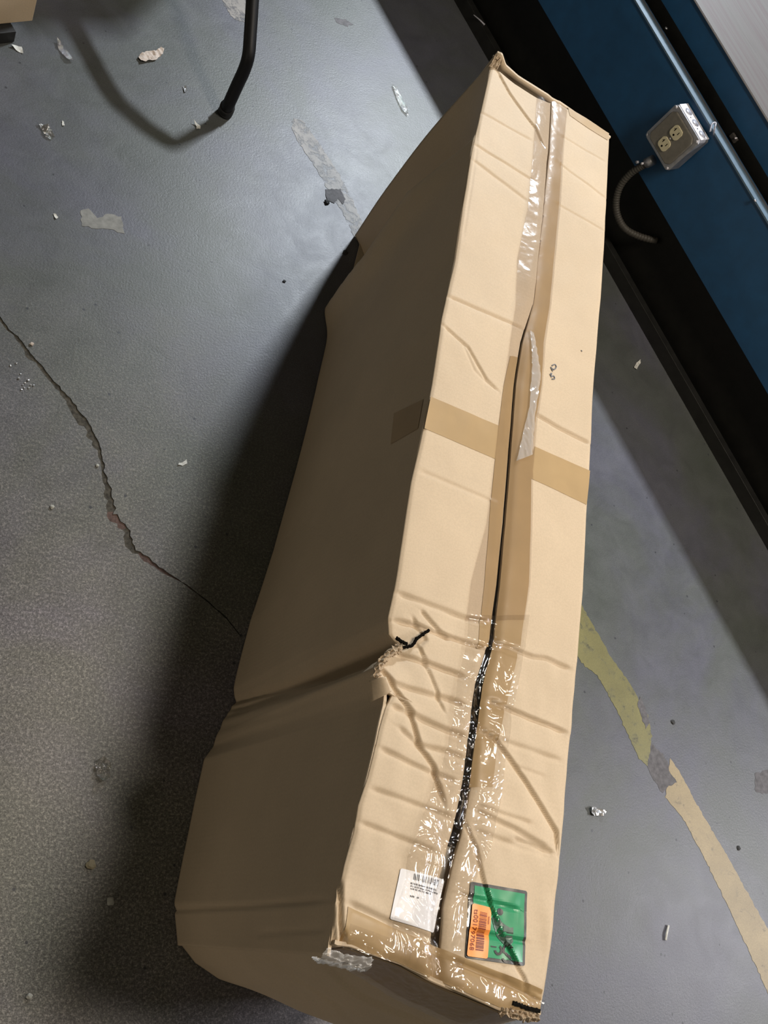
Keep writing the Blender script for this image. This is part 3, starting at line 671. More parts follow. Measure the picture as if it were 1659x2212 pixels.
# -------- helpers that lay things on the top of the box
def lay(name, left, right, m, h, n=(60, 20), parent=box, wr=0.0, wscale=60, thick=None, bridge=True, smooth=True, s_wr=None, lump=0.0):
    """strip between two px polylines given in step"""
    Lp = np.array([tp(*p) for p in left]); Rp = np.array([tp(*p) for p in right])
    def resam(P, k):
        d_ = np.r_[0, np.cumsum(np.hypot(*np.diff(P, axis=0).T))]; t = np.linspace(0, d_[-1], k)
        return np.c_[np.interp(t, d_, P[:, 0]), np.interp(t, d_, P[:, 1])]
    A = resam(Lp, n[0]); B = resam(Rp, n[0]); t = np.linspace(0, 1, n[1])[None, :]
    S = A[:, :1] * (1 - t) + B[:, :1] * t; D = A[:, 1:] * (1 - t) + B[:, 1:] * t
    Z = top_z(S, D) + h
    if wr:
        for i in range(S.shape[0]):
            for j in range(S.shape[1]):
                s_, d_ = S[i, j], D[i, j]
                if lump: Z[i, j] += lump * (0.6 + nz(s_ * 17, d_ * 34, 6.0)) * (1.0 if s_ < 0.40 else max(0.0, 1 - (s_ - 0.40) / 0.05))
                amp = wr * (1.0 if s_wr is None else float(interp(s_, s_wr)))
                q = noise.ridged_multi_fractal(Vector((s_ * wscale * 1.3 + 3 * nz(s_ * 20, d_ * 20), d_ * wscale, 1.7)), 1.0, 2.1, 3, 1.0, 2.0)
                Z[i, j] += amp * max(0, q - 0.4) * 0.6
    G = O + S[..., None] * U + D[..., None] * V; G[..., 2] = Z
    return sheet(name, G, m, parent, thick, (0, 0, 1) if thick else None, smooth=smooth)

# brown tape crossing the box (two pieces) and running down the side
lay('brown_tape', [(930, 857), (916, 926)], [(1080, 922), (1069, 992)], M_brown, 0.0004, (22, 44))['label'] = 'brown tape across the left flap'
lay('brown_tape', [(1154, 965), (1140, 1031)], [(1274, 1017), (1268, 1090)], M_brown, 0.0004, (22, 34))['label'] = 'brown tape across the right flap'
def side_strip(name, corners_px, m, h=0.0008, n=(16, 16)):
    c = [sp(*p) for p in corners_px]; G = np.zeros((n[0], n[1], 3))
    for i in range(n[0]):
        for j in range(n[1]):
            a, b = i / (n[0] - 1), j / (n[1] - 1)
            s_ = (c[0][0] * (1 - a) + c[1][0] * a) * (1 - b) + (c[3][0] * (1 - a) + c[2][0] * a) * b
            z_ = (c[0][1] * (1 - a) + c[1][1] * a) * (1 - b) + (c[3][1] * (1 - a) + c[2][1] * a) * b
            z_ = min(z_, BH - 0.002)
            d_ = float(side_d(np.array([s_]), np.array([z_]))[0]) + 0.0016 * nz(s_ * 6, z_ * 7, 2.0)
            G[i, j] = bx(s_, d_ - h, z_)
    return sheet(name, G, m, box)
side_strip('brown_tape', [(922, 866), (912, 930), (858, 966), (866, 900)], M_brown)['label'] = 'end of brown tape on the shaded side'
# brown tape along the seam, one strip each side of the gap
def seam_side(px, sgn):  # clip px points so they stay clear of the gap
    return px
sl = [(1192, 225), (1184, 330), (1170, 450), (1158, 560), (1148, 660), (1126, 740), (1113, 830), (1106, 920), (1097, 1020), (1089, 1130), (1077, 1260), (1062, 1390), (1037, 1480), (1021, 1590), (1005, 1700), (985, 1800), (963, 1880), (946, 1960), (940, 2050)]
sr = [(1196, 225), (1187, 330), (1175, 450), (1163, 560), (1153, 660), (1131, 740), (1118, 830), (1111, 920), (1103, 1020), (1095, 1130), (1084, 1260), (1070, 1390), (1047, 1480), (1032, 1590), (1017, 1700), (998, 1800), (976, 1880), (958, 1960), (953, 2050)]
lbR = [(1226, 240), (1213, 330), (1207, 450), (1197, 560), (1187, 660), (1174, 740), (1170, 830), (1154, 920), (1147, 1020), (1145, 1130), (1142, 1260), (1124, 1390), (1103, 1480), (1076, 1590), (1063, 1700), (1050, 1800), (1036, 1880), (1025, 1960), (1012, 2050)]
lay('brown_tape', sr[:15], lbR[:15], M_brown, 0.0005, (260, 14))['label'] = 'brown tape along the right of the seam'
lbL = [(1101, 770), (1087, 835), (1076, 920), (1066, 1020), (1058, 1100), (1047, 1260), (1040, 1330), (1034, 1400)]
lay('brown_tape', lbL, [(1121, 770), (1112, 835), (1105, 920), (1096, 1020), (1090, 1100), (1076, 1260), (1067, 1330), (1060, 1395)], M_brown, 0.0005, (150, 10))['label'] = 'brown tape along the left of the seam'
# tape around the near and far ends
lay('end_tape', [(752, 1958), (850, 2003), (935, 2040), (1040, 2085), (1110, 2112), (1171, 2138)], [(742, 2040), (860, 2078), (935, 2113), (1010, 2145), (1080, 2176), (1168, 2188)], M_brown, 0.0007, (90, 14))['label'] = 'brown tape folded over the near edge'
lay('end_tape', [(1226, 232), (1270, 258), (1316, 288)], [(1230, 250), (1270, 276), (1313, 303)], M_brown, 0.0007, (26, 6))['label'] = 'brown tape along the far edge'
def end_strip(name, d0, d1, z0, z1, m, h=0.001, wr=0.0, n=(40, 16), skew=0.0):
    G = np.zeros((n[0], n[1], 3))
    for i in range(n[0]):
        for j in range(n[1]):
            d_ = d0 + (d1 - d0) * i / (n[0] - 1); z_ = z0 + (z1 - z0) * j / (n[1] - 1) + skew * i / (n[0] - 1)
            tz_ = z_ / BH
            s_ = float(interp(d_, footN)) * (1 - tz_) ** 0.8 + float(interp(d_, nearE)) * tz_
            s_ += -0.040 * math.sin(math.pi * tz_) ** 1.2 * min(1, max(0, d_ / 0.2)) + 0.004 * (1 - tz_ * 0.5) + float(relief_grid(np.array([d_]), np.array([z_]), ECR)[0]) * -1 + 0.002 * nz(d_ * 12, z_ * 9, 5.0)
            if wr: s_ -= wr * max(0, noise.ridged_multi_fractal(Vector((d_ * 60, z_ * 60, 2)), 1, 2, 3, 1, 2) - 0.4)
            G[i, j] = bx(s_ - h, d_, z_)
    return sheet(name, G, m, box)
end_strip('end_tape', 0.018, 0.262, 0.462, 0.530, M_brown)
end_strip('clear_tape', 0.004, 0.27, 0.452, 0.531, M_crinkle, 0.0022, 0.0012, (120, 44))['label'] = 'crinkled clear tape over the near end'
# clear tape over the whole seam, smooth at the far end and crinkled near
ctL = [(1160, 200), (1150, 330), (1139, 450), (1117, 560), (1112, 660), (1100, 740), (1087, 835), (1075, 920), (1064, 1020), (1050, 1130), (1018, 1254), (1008, 1340)]
ctR = [(1224, 236), (1216, 330), (1210, 450), (1200, 560), (1190, 660), (1178, 740), (1172, 830), (1158, 920), (1150, 1020), (1148, 1130), (1144, 1260), (1132, 1340)]
lay('clear_tape', ctL, ctR, M_clear, 0.0016, (420, 40), wr=0.0006, wscale=45)['label'] = 'clear tape over the far length of the seam'
ckL = [(1012, 1330), (1003, 1400), (985, 1470), (975, 1540), (960, 1620), (935, 1680), (915, 1740), (895, 1800), (875, 1850), (868, 1900), (850, 1960), (840, 2030), (836, 2070)]
ckR = [(1140, 1330), (1128, 1400), (1112, 1470), (1100, 1540), (1092, 1600), (1080, 1680), (1070, 1740), (1060, 1800), (1048, 1840), (1026, 1890), (1013, 1930), (1006, 2000), (1000, 2060), (996, 2136)]
lay('clear_tape', ckL, ckR, M_crinkle, 0.0036, (520, 130), wr=0.0034, wscale=38, s_wr=[(0.0, 1), (0.3, 1.0), (0.42, 0.35)], lump=0.0045)['label'] = 'crinkled clear tape over the near length of the seam'
lay('clear_tape', [(752, 1995), (850, 2030), (935, 2060), (1060, 2110), (1171, 2160)], [(740, 2046), (860, 2082), (935, 2116), (1075, 2180), (1168, 2192)], M_crinkle, 0.0050, (200, 36), wr=0.0026, wscale=50)
# torn loose film next to the seam
lay('torn_film', [(1143, 715), (1146, 800), (1140, 880), (1112, 998)], [(1150, 722), (1166, 810), (1152, 900), (1146, 985)], clear_film('whitish_film', 0.08, 0.25, 0.5, 60, (0.95, 0.95, 0.94), 0.28), 0.003, (80, 14), wr=0.003, wscale=60)['label'] = 'whitish torn strip of clear film'
# crumpled film on the near left corner
G = np.zeros((26, 26, 3))
for i in range(26):
    for j in range(26):
        a, b = i / 25, j / 25
        q = 0.006 * nz(i * .35, j * .35, 3) + 0.003 * nz(i * .9, j * .8, 5)
        th = a * math.pi * 0.75
        G[i, j] = bx(0.010 - 0.020 * math.sin(th) * 0.6 - 0.008 + q * .7, -0.012 + 0.058 * b + q * .4, BH + 0.006 - 0.028 * (1 - math.cos(th)) * 0.6 + q)
sheet('crumpled_film', G, clear_film('cloudy_film', 0.08, 0.25, 0.6, 90, (0.93, 0.92, 0.9), 0.30), box)['label'] = 'crumpled cloudy film on the near corner'
# torn cardboard core at the notch and at the near right corner
def ragged(name, px, z0, amp, m=M_core, n=(30, 6), wid=0.010, seed=0, label=None, dz=0.004):
    P = np.array([tp(*p) for p in px]); dd = np.r_[0, np.cumsum(np.hypot(*np.diff(P, axis=0).T))]; t = np.linspace(0, dd[-1], n[0])
    A = np.c_[np.interp(t, dd, P[:, 0]), np.interp(t, dd, P[:, 1])]; G = np.zeros((n[0], n[1], 3))
    for i in range(n[0]):
        tg = A[min(i + 1, n[0] - 1)] - A[max(i - 1, 0)]; tg /= np.linalg.norm(tg) + 1e-9; nn = np.array([-tg[1], tg[0]])
        for j in range(n[1]):
            f = j / (n[1] - 1) - 0.5
            q = A[i] + nn * wid * f * (1 + 0.8 * nz(i * .8, j, seed))
            G[i, j] = bx(q[0], q[1], z0 + amp * nz(i * .55, j * .9, seed + 3) + dz * (1 - 4 * f * f))
    o = sheet(name, G, m, box, 0.0025, (0, 0, 1), smooth=False)
    if label: o['label'] = label
    return o
ragged('torn_edge', [(858, 1402), (868, 1395), (842, 1412), (828, 1426), (818, 1446), (812, 1465)], BH - 0.002, 0.006, seed=1, label='ragged torn corrugated edge')
ragged('torn_edge', [(1085, 2178), (1110, 2186), (1140, 2194), (1168, 2196)], BH - 0.006, 0.006, n=(36, 7), wid=0.012, seed=2, label='ragged open near corner')
ragged('torn_gap', [(864, 1399), (893, 1394), (903, 1378), (929, 1360)], BH - 0.0015, 0.001, M_hole, (30, 4), 0.0036, 5, 'black split running in from the torn edge', dz=0.0008)
ragged('torn_gap', [(1108, 2166), (1140, 2178), (1166, 2184)], BH + 0.001, 0.0008, M_hole, (26, 4), 0.0042, 6, None, dz=0.0006)
ragged('torn_gap', [(858, 1376), (868, 1384), (882, 1391)], BH - 0.0015, 0.001, M_hole, (14, 4), 0.004, 7, None, dz=0.0008)
# standing shred beside the notch
c4 = [fl(797, 1470, BH - 0.004), fl(834, 1462, BH + 0.012), fl(846, 1494, BH + 0.004), fl(802, 1516, BH - 0.016)]
G = np.zeros((10, 10, 3))
for i in range(10):
    for j in range(10):
        a, b = i / 9, j / 9
        G[i, j] = (c4[0] * (1 - a) + c4[1] * a) * (1 - b) + (c4[3] * (1 - a) + c4[2] * a) * b + np.array([0, 0, 0.006 * math.sin(a * 3.1) + 0.002 * nz(i, j)])
sheet('torn_shred', G, M_card, box, 0.002, (0, 0, 1))['label'] = 'small square shred of cardboard sticking out of the tear'

# -------- labels on the flaps
def quad_map(corners_px):
    c = [np.array(tp(*p)) for p in corners_px]     # TL, TR, BR, BL
    return lambda a, b: (c[0] * (1 - a) + c[1] * a) * (1 - b) + (c[3] * (1 - a) + c[2] * a) * b
def round_rect(r, k=5, asp=1.0):
    P = []
    for cx_, cy_, a0 in ((1 - r, r * asp, -90), (1 - r, 1 - r * asp, 0), (r, 1 - r * asp, 90), (r, r * asp, 180)):
        for i in range(k + 1):
            t = math.radians(a0 + 90 * i / k); P.append((cx_ + r * math.cos(t), cy_ + r * asp * math.sin(t)))
    return P
def place_poly(name, polys, qm, m, parent, h, step=0.06):
    """polys: list of outlines in unit coords, draped on the box top"""
    bm = bmesh.new()
    for P in polys:
        Q = []
        for i in range(len(P)):
            a, b = np.array(P[i], float), np.array(P[(i + 1) % len(P)], float); k = max(1, int(np.linalg.norm(b - a) / step))
            for j in range(k): Q.append(a + (b - a) * j / k)
        vs = [bm.verts.new((q[0], q[1], 0)) for q in Q]
        es = [bm.edges.new((vs[i], vs[(i + 1) % len(vs)])) for i in range(len(vs))]
        bmesh.ops.triangle_fill(bm, edges=es, use_beauty=True)
    xs = [v.co.x for v in bm.verts]; ys = [v.co.y for v in bm.verts]
    for ax, lo_, hi_ in ((0, min(xs), max(xs)), (1, min(ys), max(ys))):
        k = int((hi_ - lo_) / step)
        for i in range(1, k):
            c = lo_ + (hi_ - lo_) * i / k
            bmesh.ops.bisect_plane(bm, geom=bm.verts[:] + bm.edges[:] + bm.faces[:], plane_co=(c, c, 0), plane_no=(1, 0, 0) if ax == 0 else (0, 1, 0))
    bmesh.ops.triangulate(bm, faces=bm.faces[:])
    bm.verts.ensure_lookup_table()
    q = np.array([qm(v.co.x, v.co.y) for v in bm.verts]); z = top_z(q[:, 0], q[:, 1]) + h
    for v, (s_, d_), z_ in zip(bm.verts, q, z): v.co = Vector(bx(s_, d_, z_))
    bm.normal_update()
    for f in bm.faces:
        if f.normal.z < 0: f.normal_flip()
    me = bpy.data.meshes.new(name); bm.to_mesh(me); bm.free(); me.materials.append(m)
    o = bpy.data.objects.new(name, me); C.objects.link(o); o.parent = parent
    if parent is box: o.matrix_parent_inverse = Matrix.Translation(box.location).inverted()
    return o
def text_polys(name, s, qm, m, parent, h, x0, y0, x1, y1, rot=False):
    """flat lettering mapped into the unit square region; rot: reads downwards"""
    cu = bpy.data.curves.new('t', 'FONT'); cu.body = s; cu.size = 1; cu.resolution_u = 2
    to = bpy.data.objects.new('t', cu); C.objects.link(to)
    dg = bpy.context.evaluated_depsgraph_get(); me = bpy.data.meshes.new_from_object(to.evaluated_get(dg))
    C.objects.unlink(to); bpy.data.objects.remove(to)
    co = np.array([v.co[:] for v in me.vertices]); mn = co.min(0); mx_ = co.max(0); u = (co - mn) / np.maximum(mx_ - mn, 1e-6)
    if rot: a = x1 - (x1 - x0) * (1 - u[:, 1]) ; b = y0 + (y1 - y0) * u[:, 0]
    else: a = x0 + (x1 - x0) * u[:, 0]; b = y0 + (y1 - y0) * (1 - u[:, 1])
    q = np.array([qm(x, y) for x, y in zip(a, b)]); z = top_z(q[:, 0], q[:, 1]) + h
    for v, (s_, d_), z_ in zip(me.vertices, q, z): v.co = Vector(bx(s_, d_, z_))
    me.materials.clear(); me.materials.append(m); me.name = name
    o = bpy.data.objects.new(name, me); C.objects.link(o); o.parent = parent
    return o
h = 0.0012
qG = quad_map([(1015, 1904), (1138, 1925), (1133, 2087), (1004, 2069)])
lg = place_poly('green_label', [round_rect(0.04, 3, 0.8)], qG, M_border, box, h, 0.025); lg['label'] = 'green square label with a dark border'
place_poly('green_field', [[(0.07, 0.045), (0.95, 0.045), (0.95, 0.955), (0.07, 0.955)]], qG, M_green, lg, h + 0.0006, 0.025)
place_poly('print', [[(0.53 + 0.052 * math.cos(t), 0.34 + 0.048 * math.sin(t)) for t in np.linspace(0, 2 * math.pi, 15)[:-1]]], qG, M_ink, lg, h + 0.0011)
place_poly('print', [[(0.50, 0.40), (0.56, 0.47), (0.62, 0.50), (0.70, 0.53), (0.76, 0.52), (0.76, 0.66), (0.78, 0.70), (0.70, 0.78), (0.62, 0.75), (0.55, 0.70), (0.48, 0.62), (0.44, 0.55), (0.40, 0.44), (0.45, 0.42)]], qG, M_silh, lg, h + 0.0011)
def arc(cx_, cy_, r, a0, a1, w, k=12, asp=1.0):
    A = [(cx_ + (r + w) * math.cos(t), cy_ + asp * (r + w) * math.sin(t)) for t in np.linspace(math.radians(a0), math.radians(a1), k)]
    B = [(cx_ + (r - w) * math.cos(t), cy_ + asp * (r - w) * math.sin(t)) for t in np.linspace(math.radians(a1), math.radians(a0), k)]
    return A + B
place_poly('print', [arc(0.53, 0.84, 0.055, -60, 170, 0.018), arc(0.69, 0.835, 0.07, 150, 330, 0.018), [(0.62, 0.86), (0.67, 0.86), (0.80, 0.93), (0.80, 0.965), (0.74, 0.95), (0.66, 0.90)], [(0.40, 0.80), (0.50, 0.80), (0.50, 0.815), (0.40, 0.815)], arc(0.66, 0.93, 0.05, 20, 170, 0.014)], qG, M_ink, lg, h + 0.0012)
qO = quad_map([(1018, 1951), (1061, 1961), (1050, 2071), (1006, 2065)])
lo_ = place_poly('orange_label', [round_rect(0.10, 4, 0.4)], qO, M_orange, box, h + 0.0018, 0.05); lo_['label'] = 'orange barcode sticker overlapping the green label'
bars = []; y = 0.13
rb = random.Random(3)
while y < 0.86:
    w = rb.choice([0.007, 0.011, 0.017, 0.024]) * (1.6 if 0.50 < y < 0.62 else 1)
    bars.append([(0.40, y), (0.76, y), (0.76, y + w), (0.40, y + w)]); y += w + rb.choice([0.008, 0.012, 0.016])
place_poly('barcode', bars, qO, M_ink_red, lo_, h + 0.0024, 0.4)
place_poly('print', [[(0.84, 0.19 + k * 0.026), (0.90, 0.19 + k * 0.026), (0.90, 0.205 + k * 0.026), (0.84, 0.205 + k * 0.026)] for k in range(6)], qO, M_ink_red, lo_, h + 0.0024, 0.4)
text_polys('lettering', 'ts001797068', qO, M_ink_red, lo_, h + 0.0024, 0.10, 0.10, 0.32, 0.88, True)
qW = quad_map([(866, 1875), (966, 1900), (942, 2016), (842, 1985)])
lw = place_poly('white_label', [round_rect(0.05, 4, 0.8)], qW, M_white, box, h, 0.05); lw['label'] = 'white barcode label bent over the seam'
bars = []; x = 0.30
while x < 0.88:
    w = rb.choice([0.008, 0.014, 0.022]); bars.append([(x, 0.04), (x + w, 0.04), (x + w, 0.16), (x, 0.16)]); x += w + rb.choice([0.008, 0.014, 0.02])
place_poly('barcode', bars, qW, M_ink_grey, lw, h + 0.0004, 0.4)
lines_ = []
for y0, x0, x1, hh_ in ((0.22, 0.26, 0.86, 0.035), (0.275, 0.27, 0.92, 0.03), (0.325, 0.28, 0.74, 0.028), (0.46, 0.30, 0.39, 0.035), (0.46, 0.44, 0.50, 0.03)):
    x = x0
    while x < x1:
        w = rb.uniform(0.012, 0.03); lines_.append([(x, y0), (min(x + w, x1), y0), (min(x + w, x1), y0 + hh_), (x, y0 + hh_)]); x += w + rb.choice([0.006, 0.006, 0.02])
place_poly('print', lines_, qW, M_ink_grey, lw, h + 0.0004, 0.4)
# pencilled squiggles on the right flap
def squig(px, r=0.0011):
    P = [bx(s_, d_, float(top_z(np.array([s_]), np.array([d_]))[0]) + 0.0003) for s_, d_ in [tp(*p) for p in px]]
    return tube('pen_mark', P, r, M_ink_grey, box, 6, sub=4)
squig([(1192, 790), (1199, 787), (1202, 793), (1196, 798), (1190, 793), (1194, 802)])
squig([(1188, 810), (1192, 806), (1190, 814), (1196, 812), (1198, 818), (1192, 819)])
squig([(1256, 756), (1258, 759)])

# ================================================================== STOOL at the top left
T1 = np.array([1.80, 3.75, 2.42])
def unshadow(x, y, z):                                # point at height z whose shadow from the far lamp falls at floor pixel x, y
    S_ = fl(x, y); return S_ + (T1 - S_) * z / T1[2]
foot = fl(484, 246)
leg = [foot + np.array([0, 0, 0.012]), fl(494, 225, 0.04), fl(513, 183, 0.09), fl(528, 150, 0.128), fl(537, 118, 0.160), fl(541, 70, 0.188), fl(545, 5, 0.222), fl(546, -30, 0.238)]
a1 = unshadow(238, 200, 0.268); a2 = unshadow(160, 60, 0.295); a3 = unshadow(120, 0, 0.315)
stool = empty('stool', foot); tag(stool, 'stool with a bent black tubular steel leg standing near the upper left corner', 'stool')
path = leg + [a1, a2, a3]
tube('leg', path, 0.0135, M_tube, stool, 16, sub=8)
tube('rubber_foot', [foot + np.array([0, 0, 0.001]), foot + np.array([0.001, 0, 0.012]), leg[1] * 0.75 + foot * 0.25], 0.0165, M_rubber, stool, 16, sub=3)
# frame continues out of view and carries the seat
sv = [unshadow(78, 52, 0.34), unshadow(285, 54, 0.34), unshadow(350, -10, 0.34)]
ddir = np.array([-0.35, 0.93, 0]); up_ = np.array([0, 0, 1.0])
b0, b1, b2 = sv
G0 = [b0, b1, b2, b2 + ddir * 0.30, b0 + ddir * 0.36]
n_ = len(G0)
sv_ = [p for p in G0] + [p + up_ * 0.03 for p in G0]
link_mesh('seat', sv_, [tuple(range(n_))[::-1], tuple(range(n_, 2 * n_))] + [(i, (i + 1) % n_, (i + 1) % n_ + n_, i + n_) for i in range(n_)], M_tube, stool)
cs_ = sum(G0) / n_
tube('seat_support', [a3, a3 * 0.5 + cs_ * 0.5 - up_ * 0.02, cs_ - up_ * 0.014], 0.0135, M_tube, stool, 12)
for q in (b2 + ddir * 0.26, b0 + ddir * 0.32):
    tube('leg', [q * np.array([1, 1, 0]) + np.array([0, 0, 0.001]), q], 0.0135, M_tube, stool, 12, sub=1)

# ================================================================== second cardboard box, only its corner is in view
p0 = fl(70, 45, 0.03); 
c2 = empty('small_carton', p0 * np.array([1, 1, 0])); tag(c2, 'tan cardboard carton cut off by the upper left corner of the photo', 'box')
e1 = fl(0, 52, 0.03) - p0; e1 = e1 / np.linalg.norm(e1); e2 = np.array([e1[1], -e1[0], 0]);
if e2 @ np.array([0.3, 1, 0]) < 0: e2 = -e2
def cb(a, b, z): return p0 * np.array([1, 1, 0]) + a * e1 + b * e2 + np.array([0, 0, z])
def slab(name, a0, a1_, b0_, b1_, z0, z1, m, parent, bev=0.001):
    return prism(name, rect(a0, b0_, a1_, b1_), z0, z1, lambda a, b, h_: cb(a, b, h_), m, parent, bev)
slab('front_panel', 0, 0.34, 0, 0.004, 0.03, 0.24, M_side, c2); slab('back_panel', 0, 0.34, 0.236, 0.24, 0.03, 0.24, M_side, c2)
slab('end_panel', 0, 0.004, 0.004, 0.236, 0.03, 0.24, M_side, c2); slab('end_panel', 0.336, 0.34, 0.004, 0.236, 0.03, 0.24, M_side, c2)
slab('top_flap', 0.0, 0.34, 0.0, 0.119, 0.2405, 0.2445, M_card, c2); slab('top_flap', 0.0, 0.34, 0.121, 0.24, 0.2405, 0.2445, M_card, c2)
slab('bottom_panel', 0.004, 0.336, 0.004, 0.236, 0.030, 0.034, M_side, c2)
db = empty('dolly', cb(0.17, 0.12, 0)); tag(db, 'low black block under the tan carton in the upper left corner', 'base')
p = fl(38, 75) ; 
slab('block', 0.045, 0.30, -0.020, 0.20, 0.001, 0.029, M_rubber, db, 0.002)

# ================================================================== LITTER ON THE FLOOR
def flake(name, px, m, label, cat='scrap', lift=0.004, curl=0.006, seed=0, thick=0.0006, jag=0.0006, smooth=False, group=None):
    P = blob(px, jag, 0.003, seed); c = sum(P) / len(P)
    bm = bmesh.new(); vs = [bm.verts.new((p[0], p[1], 0)) for p in P]
    es = [bm.edges.new((vs[i], vs[(i + 1) % len(vs)])) for i in range(len(vs))]
    bmesh.ops.triangle_fill(bm, edges=es, use_beauty=True)
    xs = [v.co.x for v in bm.verts]; ys = [v.co.y for v in bm.verts]
    for ax, lo1, hi1 in ((0, min(xs), max(xs)), (1, min(ys), max(ys))):
        k = max(3, int((hi1 - lo1) / 0.005))
        for i in range(1, k):
            cc = lo1 + (hi1 - lo1) * i / k
            bmesh.ops.bisect_plane(bm, geom=bm.verts[:] + bm.edges[:] + bm.faces[:], plane_co=(cc, cc, 0), plane_no=(1, 0, 0) if ax == 0 else (0, 1, 0))
    bmesh.ops.triangulate(bm, faces=bm.faces[:])
    for f in bm.faces:
        if f.normal.z < 0: f.normal_flip()
    rr = max(np.linalg.norm(p - c) for p in P); dirv = Vector((math.cos(seed * 1.7), math.sin(seed * 1.7)))
    for v in bm.verts:
        d = (Vector((v.co.x, v.co.y)) - Vector(c)).dot(dirv) / rr
        v.co.z = 0.0012 + curl * d * d + lift * (0.5 + nz(v.co.x * 120, v.co.y * 120, seed)) * 0.5
    mz = min(v.co.z for v in bm.verts)
    for v in bm.verts: v.co.z += 0.0008 - mz
    r = bmesh.ops.extrude_face_region(bm, geom=bm.faces[:])
    bmesh.ops.translate(bm, verts=[v for v in r['geom'] if isinstance(v, bmesh.types.BMVert)], vec=(0, 0, -thick))
    bmesh.ops.recalc_face_normals(bm, faces=bm.faces)
    for v in bm.verts: v.co.x -= c[0]; v.co.y -= c[1]
    me = bpy.data.meshes.new(name); bm.to_mesh(me); bm.free(); me.materials.append(m)
    if smooth: me.polygons.foreach_set('use_smooth', [True] * len(me.polygons))
    o = bpy.data.objects.new(name, me); C.objects.link(o); o.location = (c[0], c[1], 0)
    tag(o, label, cat, group); return o
flake('paper_scrap', [(298, 128), (302, 118), (318, 112), (335, 113), (346, 106), (353, 110), (350, 120), (342, 125), (336, 132), (318, 135), (306, 137)], M_paper, 'pinkish torn paper scrap on the floor left of the black stool leg', lift=0.008, curl=0.008, seed=1)
flake('paper_scrap', [(24, 101), (32, 99), (47, 102), (50, 117), (38, 112)], M_pale, 'pale triangular paper flake below the tan carton', lift=0.003, curl=0.004, seed=2)
flake('plastic_scrap', [(122, 88), (129, 92), (136, 108), (152, 118), (158, 135), (146, 134), (132, 118), (124, 104)], M_film, 'clear crumpled plastic strip between the carton and the pinkish paper scrap', lift=0.012, curl=0.006, seed=3)
flake('paper_scrap', [(394, 188), (400, 186), (404, 197), (398, 201)], M_foil, 'tiny shiny sliver between the pinkish paper scrap and the black stool foot', lift=0.003, curl=0.004, seed=4)
flake('paper_scrap', [(416, 263), (426, 270), (433, 273), (431, 283), (423, 281), (424, 275)], M_pale, 'small curled white scrap in the shadow left of the black stool foot', lift=0.006, curl=0.008, seed=5)
flake('plastic_scrap', [(82, 268), (90, 270), (104, 272), (118, 298), (110, 304), (96, 296), (88, 282)], M_film, 'clear crinkled plastic scrap below the clear plastic strip at far left', lift=0.010, curl=0.004, seed=6)
flake('paper_scrap', [(134, 262), (138, 264), (139, 273), (134, 272)], M_pale, 'tiny pale chip right of the clear crinkled plastic scrap', lift=0.002, curl=0.002, seed=7)
flake('paper_scrap', [(115, 462), (120, 464), (126, 470), (121, 474), (116, 468)], M_pale, 'tiny curled white scrap left of the pale tape residue', lift=0.003, curl=0.004, seed=8)
flake('plastic_scrap', [(846, 185), (856, 190), (866, 210), (878, 235), (880, 252), (868, 240), (856, 215)], M_film, 'long clear plastic wisp on the bright floor left of the big box', lift=0.006, curl=0.003, seed=9)
flake('plastic_scrap', [(205, 1645), (222, 1635), (238, 1650), (236, 1680), (218, 1690), (206, 1672)], M_film, 'clear crumpled plastic piece on the gritty floor left of the big box', lift=0.016, curl=0.006, seed=10)
flake('plastic_scrap', [(1272, 1745), (1280, 1742), (1290, 1747), (1305, 1752), (1300, 1763), (1276, 1762)], M_foil, 'crumpled silver film scrap on the floor right of the big box', lift=0.014, curl=0.006, seed=11)
flake('paper_scrap', [(1368, 795), (1374, 784), (1381, 778), (1383, 784), (1378, 792), (1373, 800)], M_pale, 'small curved white peel in the shade beside the bench', lift=0.004, curl=0.005, seed=12)
flake('paper_scrap', [(386, 1000), (394, 1000), (403, 992), (404, 1002), (394, 1006), (384, 1005)], M_pale, 'faint grey fleck in the box shadow right of the crack', lift=0.002, curl=0.002, seed=13)
o = tube('plastic_stick', [fl(1438, 2031, 0.003), fl(1440, 2018, 0.004), fl(1444, 1999, 0.003)], 0.0022, M_pale, None, 8); tag(o, 'thin white plastic stick on the floor right of the near end of the big box', 'stick')
o = tube('plastic_strip', [bn(*q) for q in ((0.045, 0.001, 0.022), (0.075, 0.002, 0.016), (0.098, 0.003, 0.010))], 0.0022, M_knock, None, 6); 
P1 = fl(1022, 33, 0.039); P2 = fl(1046, 55, 0.039)
bpy.data.objects.remove(o)
o = tube('plastic_strip', [P1 + np.array([0, 0, 0.002]), (P1 + P2) / 2 + np.array([0, 0, 0.003]), P2 + np.array([0, 0, 0.002])], 0.0028, M_knock, None, 8, rad=lambda t: 0.0012 + 0.002 * t); tag(o, 'thin grey strip lying on the black foot rail beyond the big box', 'strip')
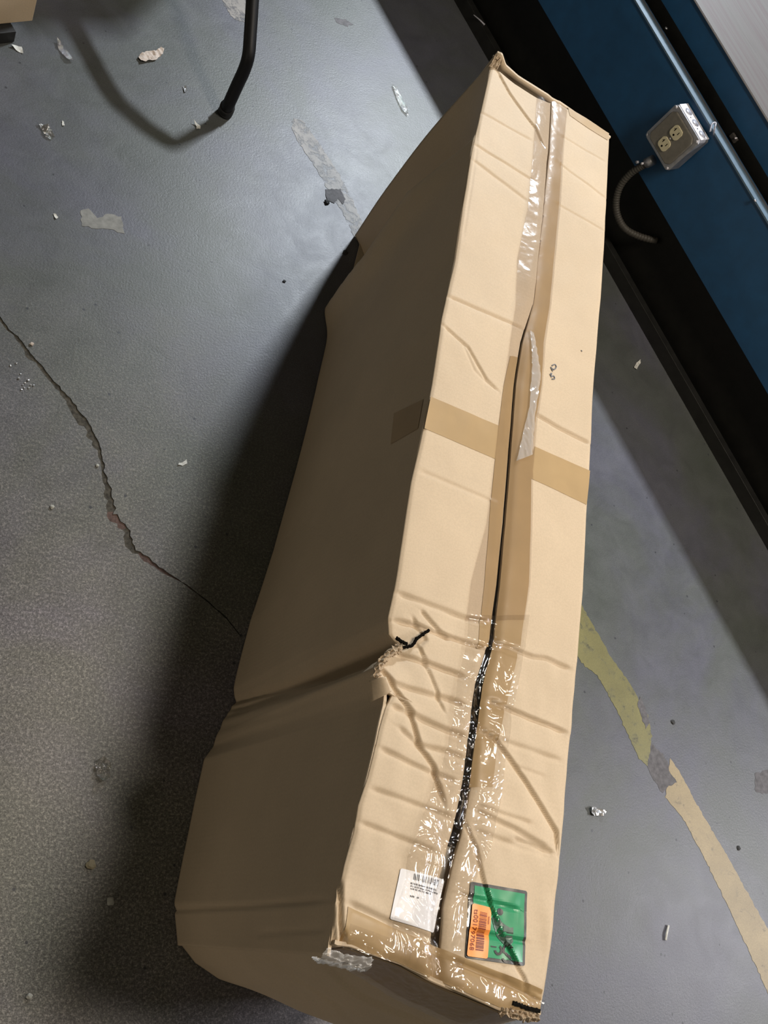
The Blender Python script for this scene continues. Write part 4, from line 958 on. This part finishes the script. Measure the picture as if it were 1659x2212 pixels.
def pebble(x, y, r, m, label, seed, group=None, flat=0.6):
    bm = bmesh.new(); bmesh.ops.create_icosphere(bm, subdivisions=2, radius=r)
    for v in bm.verts:
        v.co *= 1 + 0.5 * nz(v.co.x / r * 1.3 + seed, v.co.y / r * 1.3, v.co.z / r * 1.3); v.co.z *= flat
    mz = min(v.co.z for v in bm.verts)
    for v in bm.verts: v.co.z -= mz - 0.0001
    me = bpy.data.meshes.new('pebble'); bm.to_mesh(me); bm.free(); me.materials.append(m)
    o = bpy.data.objects.new('pebble', me); C.objects.link(o); o.location = tuple(fl(x, y)); tag(o, label, 'pebble', group); return o
M_grit = simple('pale_grit', (0.42, 0.42, 0.38), 0.6); M_tanp = simple('tan_grit', (0.30, 0.26, 0.17), 0.7); M_dk = simple('dark_grit', (0.03, 0.03, 0.03), 0.7)
pebble(112, 1096, 0.0035, M_grit, 'small white pebble left of the crack', 1)
pebble(195, 1868, 0.007, M_tanp, 'tan crumb on the gritty floor at lower left', 2, flat=0.4)
pebble(238, 1947, 0.006, M_grit, 'pale grey chip in the box shadow at lower left', 3, flat=0.4)
pebble(62, 2152, 0.004, M_grit, 'small pale pebble near the lower left corner', 4)
pebble(68, 744, 0.0035, M_paper, 'tiny pinkish pebble beside the start of the crack', 5)
pebble(210, 1006, 0.003, M_grit, 'tiny white pebble beside the middle of the crack', 6)
pebble(706, 438, 0.006, M_dk, 'small black crumb at the chipped pale line', 7, flat=0.5)
pebble(1453, 1560, 0.005, M_dk, 'black crumb right of the worn yellow line end', 8, flat=0.3)
pebble(1595, 1832, 0.005, M_dk, 'black crumb right of the tan floor line', 9, flat=0.3)
pebble(614, 608, 0.0035, M_dk, 'tiny black crumb on the bluish floor left of the big box', 10, flat=0.4)
pebble(746, 546, 0.006, M_dk, 'black crumb touching the far foot of the big box', 11, flat=0.4)
# cluster of glittering grains by the crack
gl = [(62, 640 + 150), (75, 785), (84, 808), (94, 827), (100, 822), (106, 832), (92, 838), (86, 842), (102, 838), (112, 833), (80, 818), (89, 832)]
root = None
gm = None
for i, (x, y) in enumerate(gl):
    if gm is None:
        root = pebble(22 + (x - 62) * 1.0, y - 0, 0.0016, M_foil, 'tiny glittering grain in a cluster left of the crack', 20, 'glittering grains left of the crack'); gm = root
    else:
        c_ = root.copy(); C.objects.link(c_); c_.location = tuple(fl(22 + (x - 62), y)); c_.rotation_euler = (0, 0, i * 1.3); s_ = 0.7 + 0.6 * rb.random(); c_.scale = (s_, s_, s_)
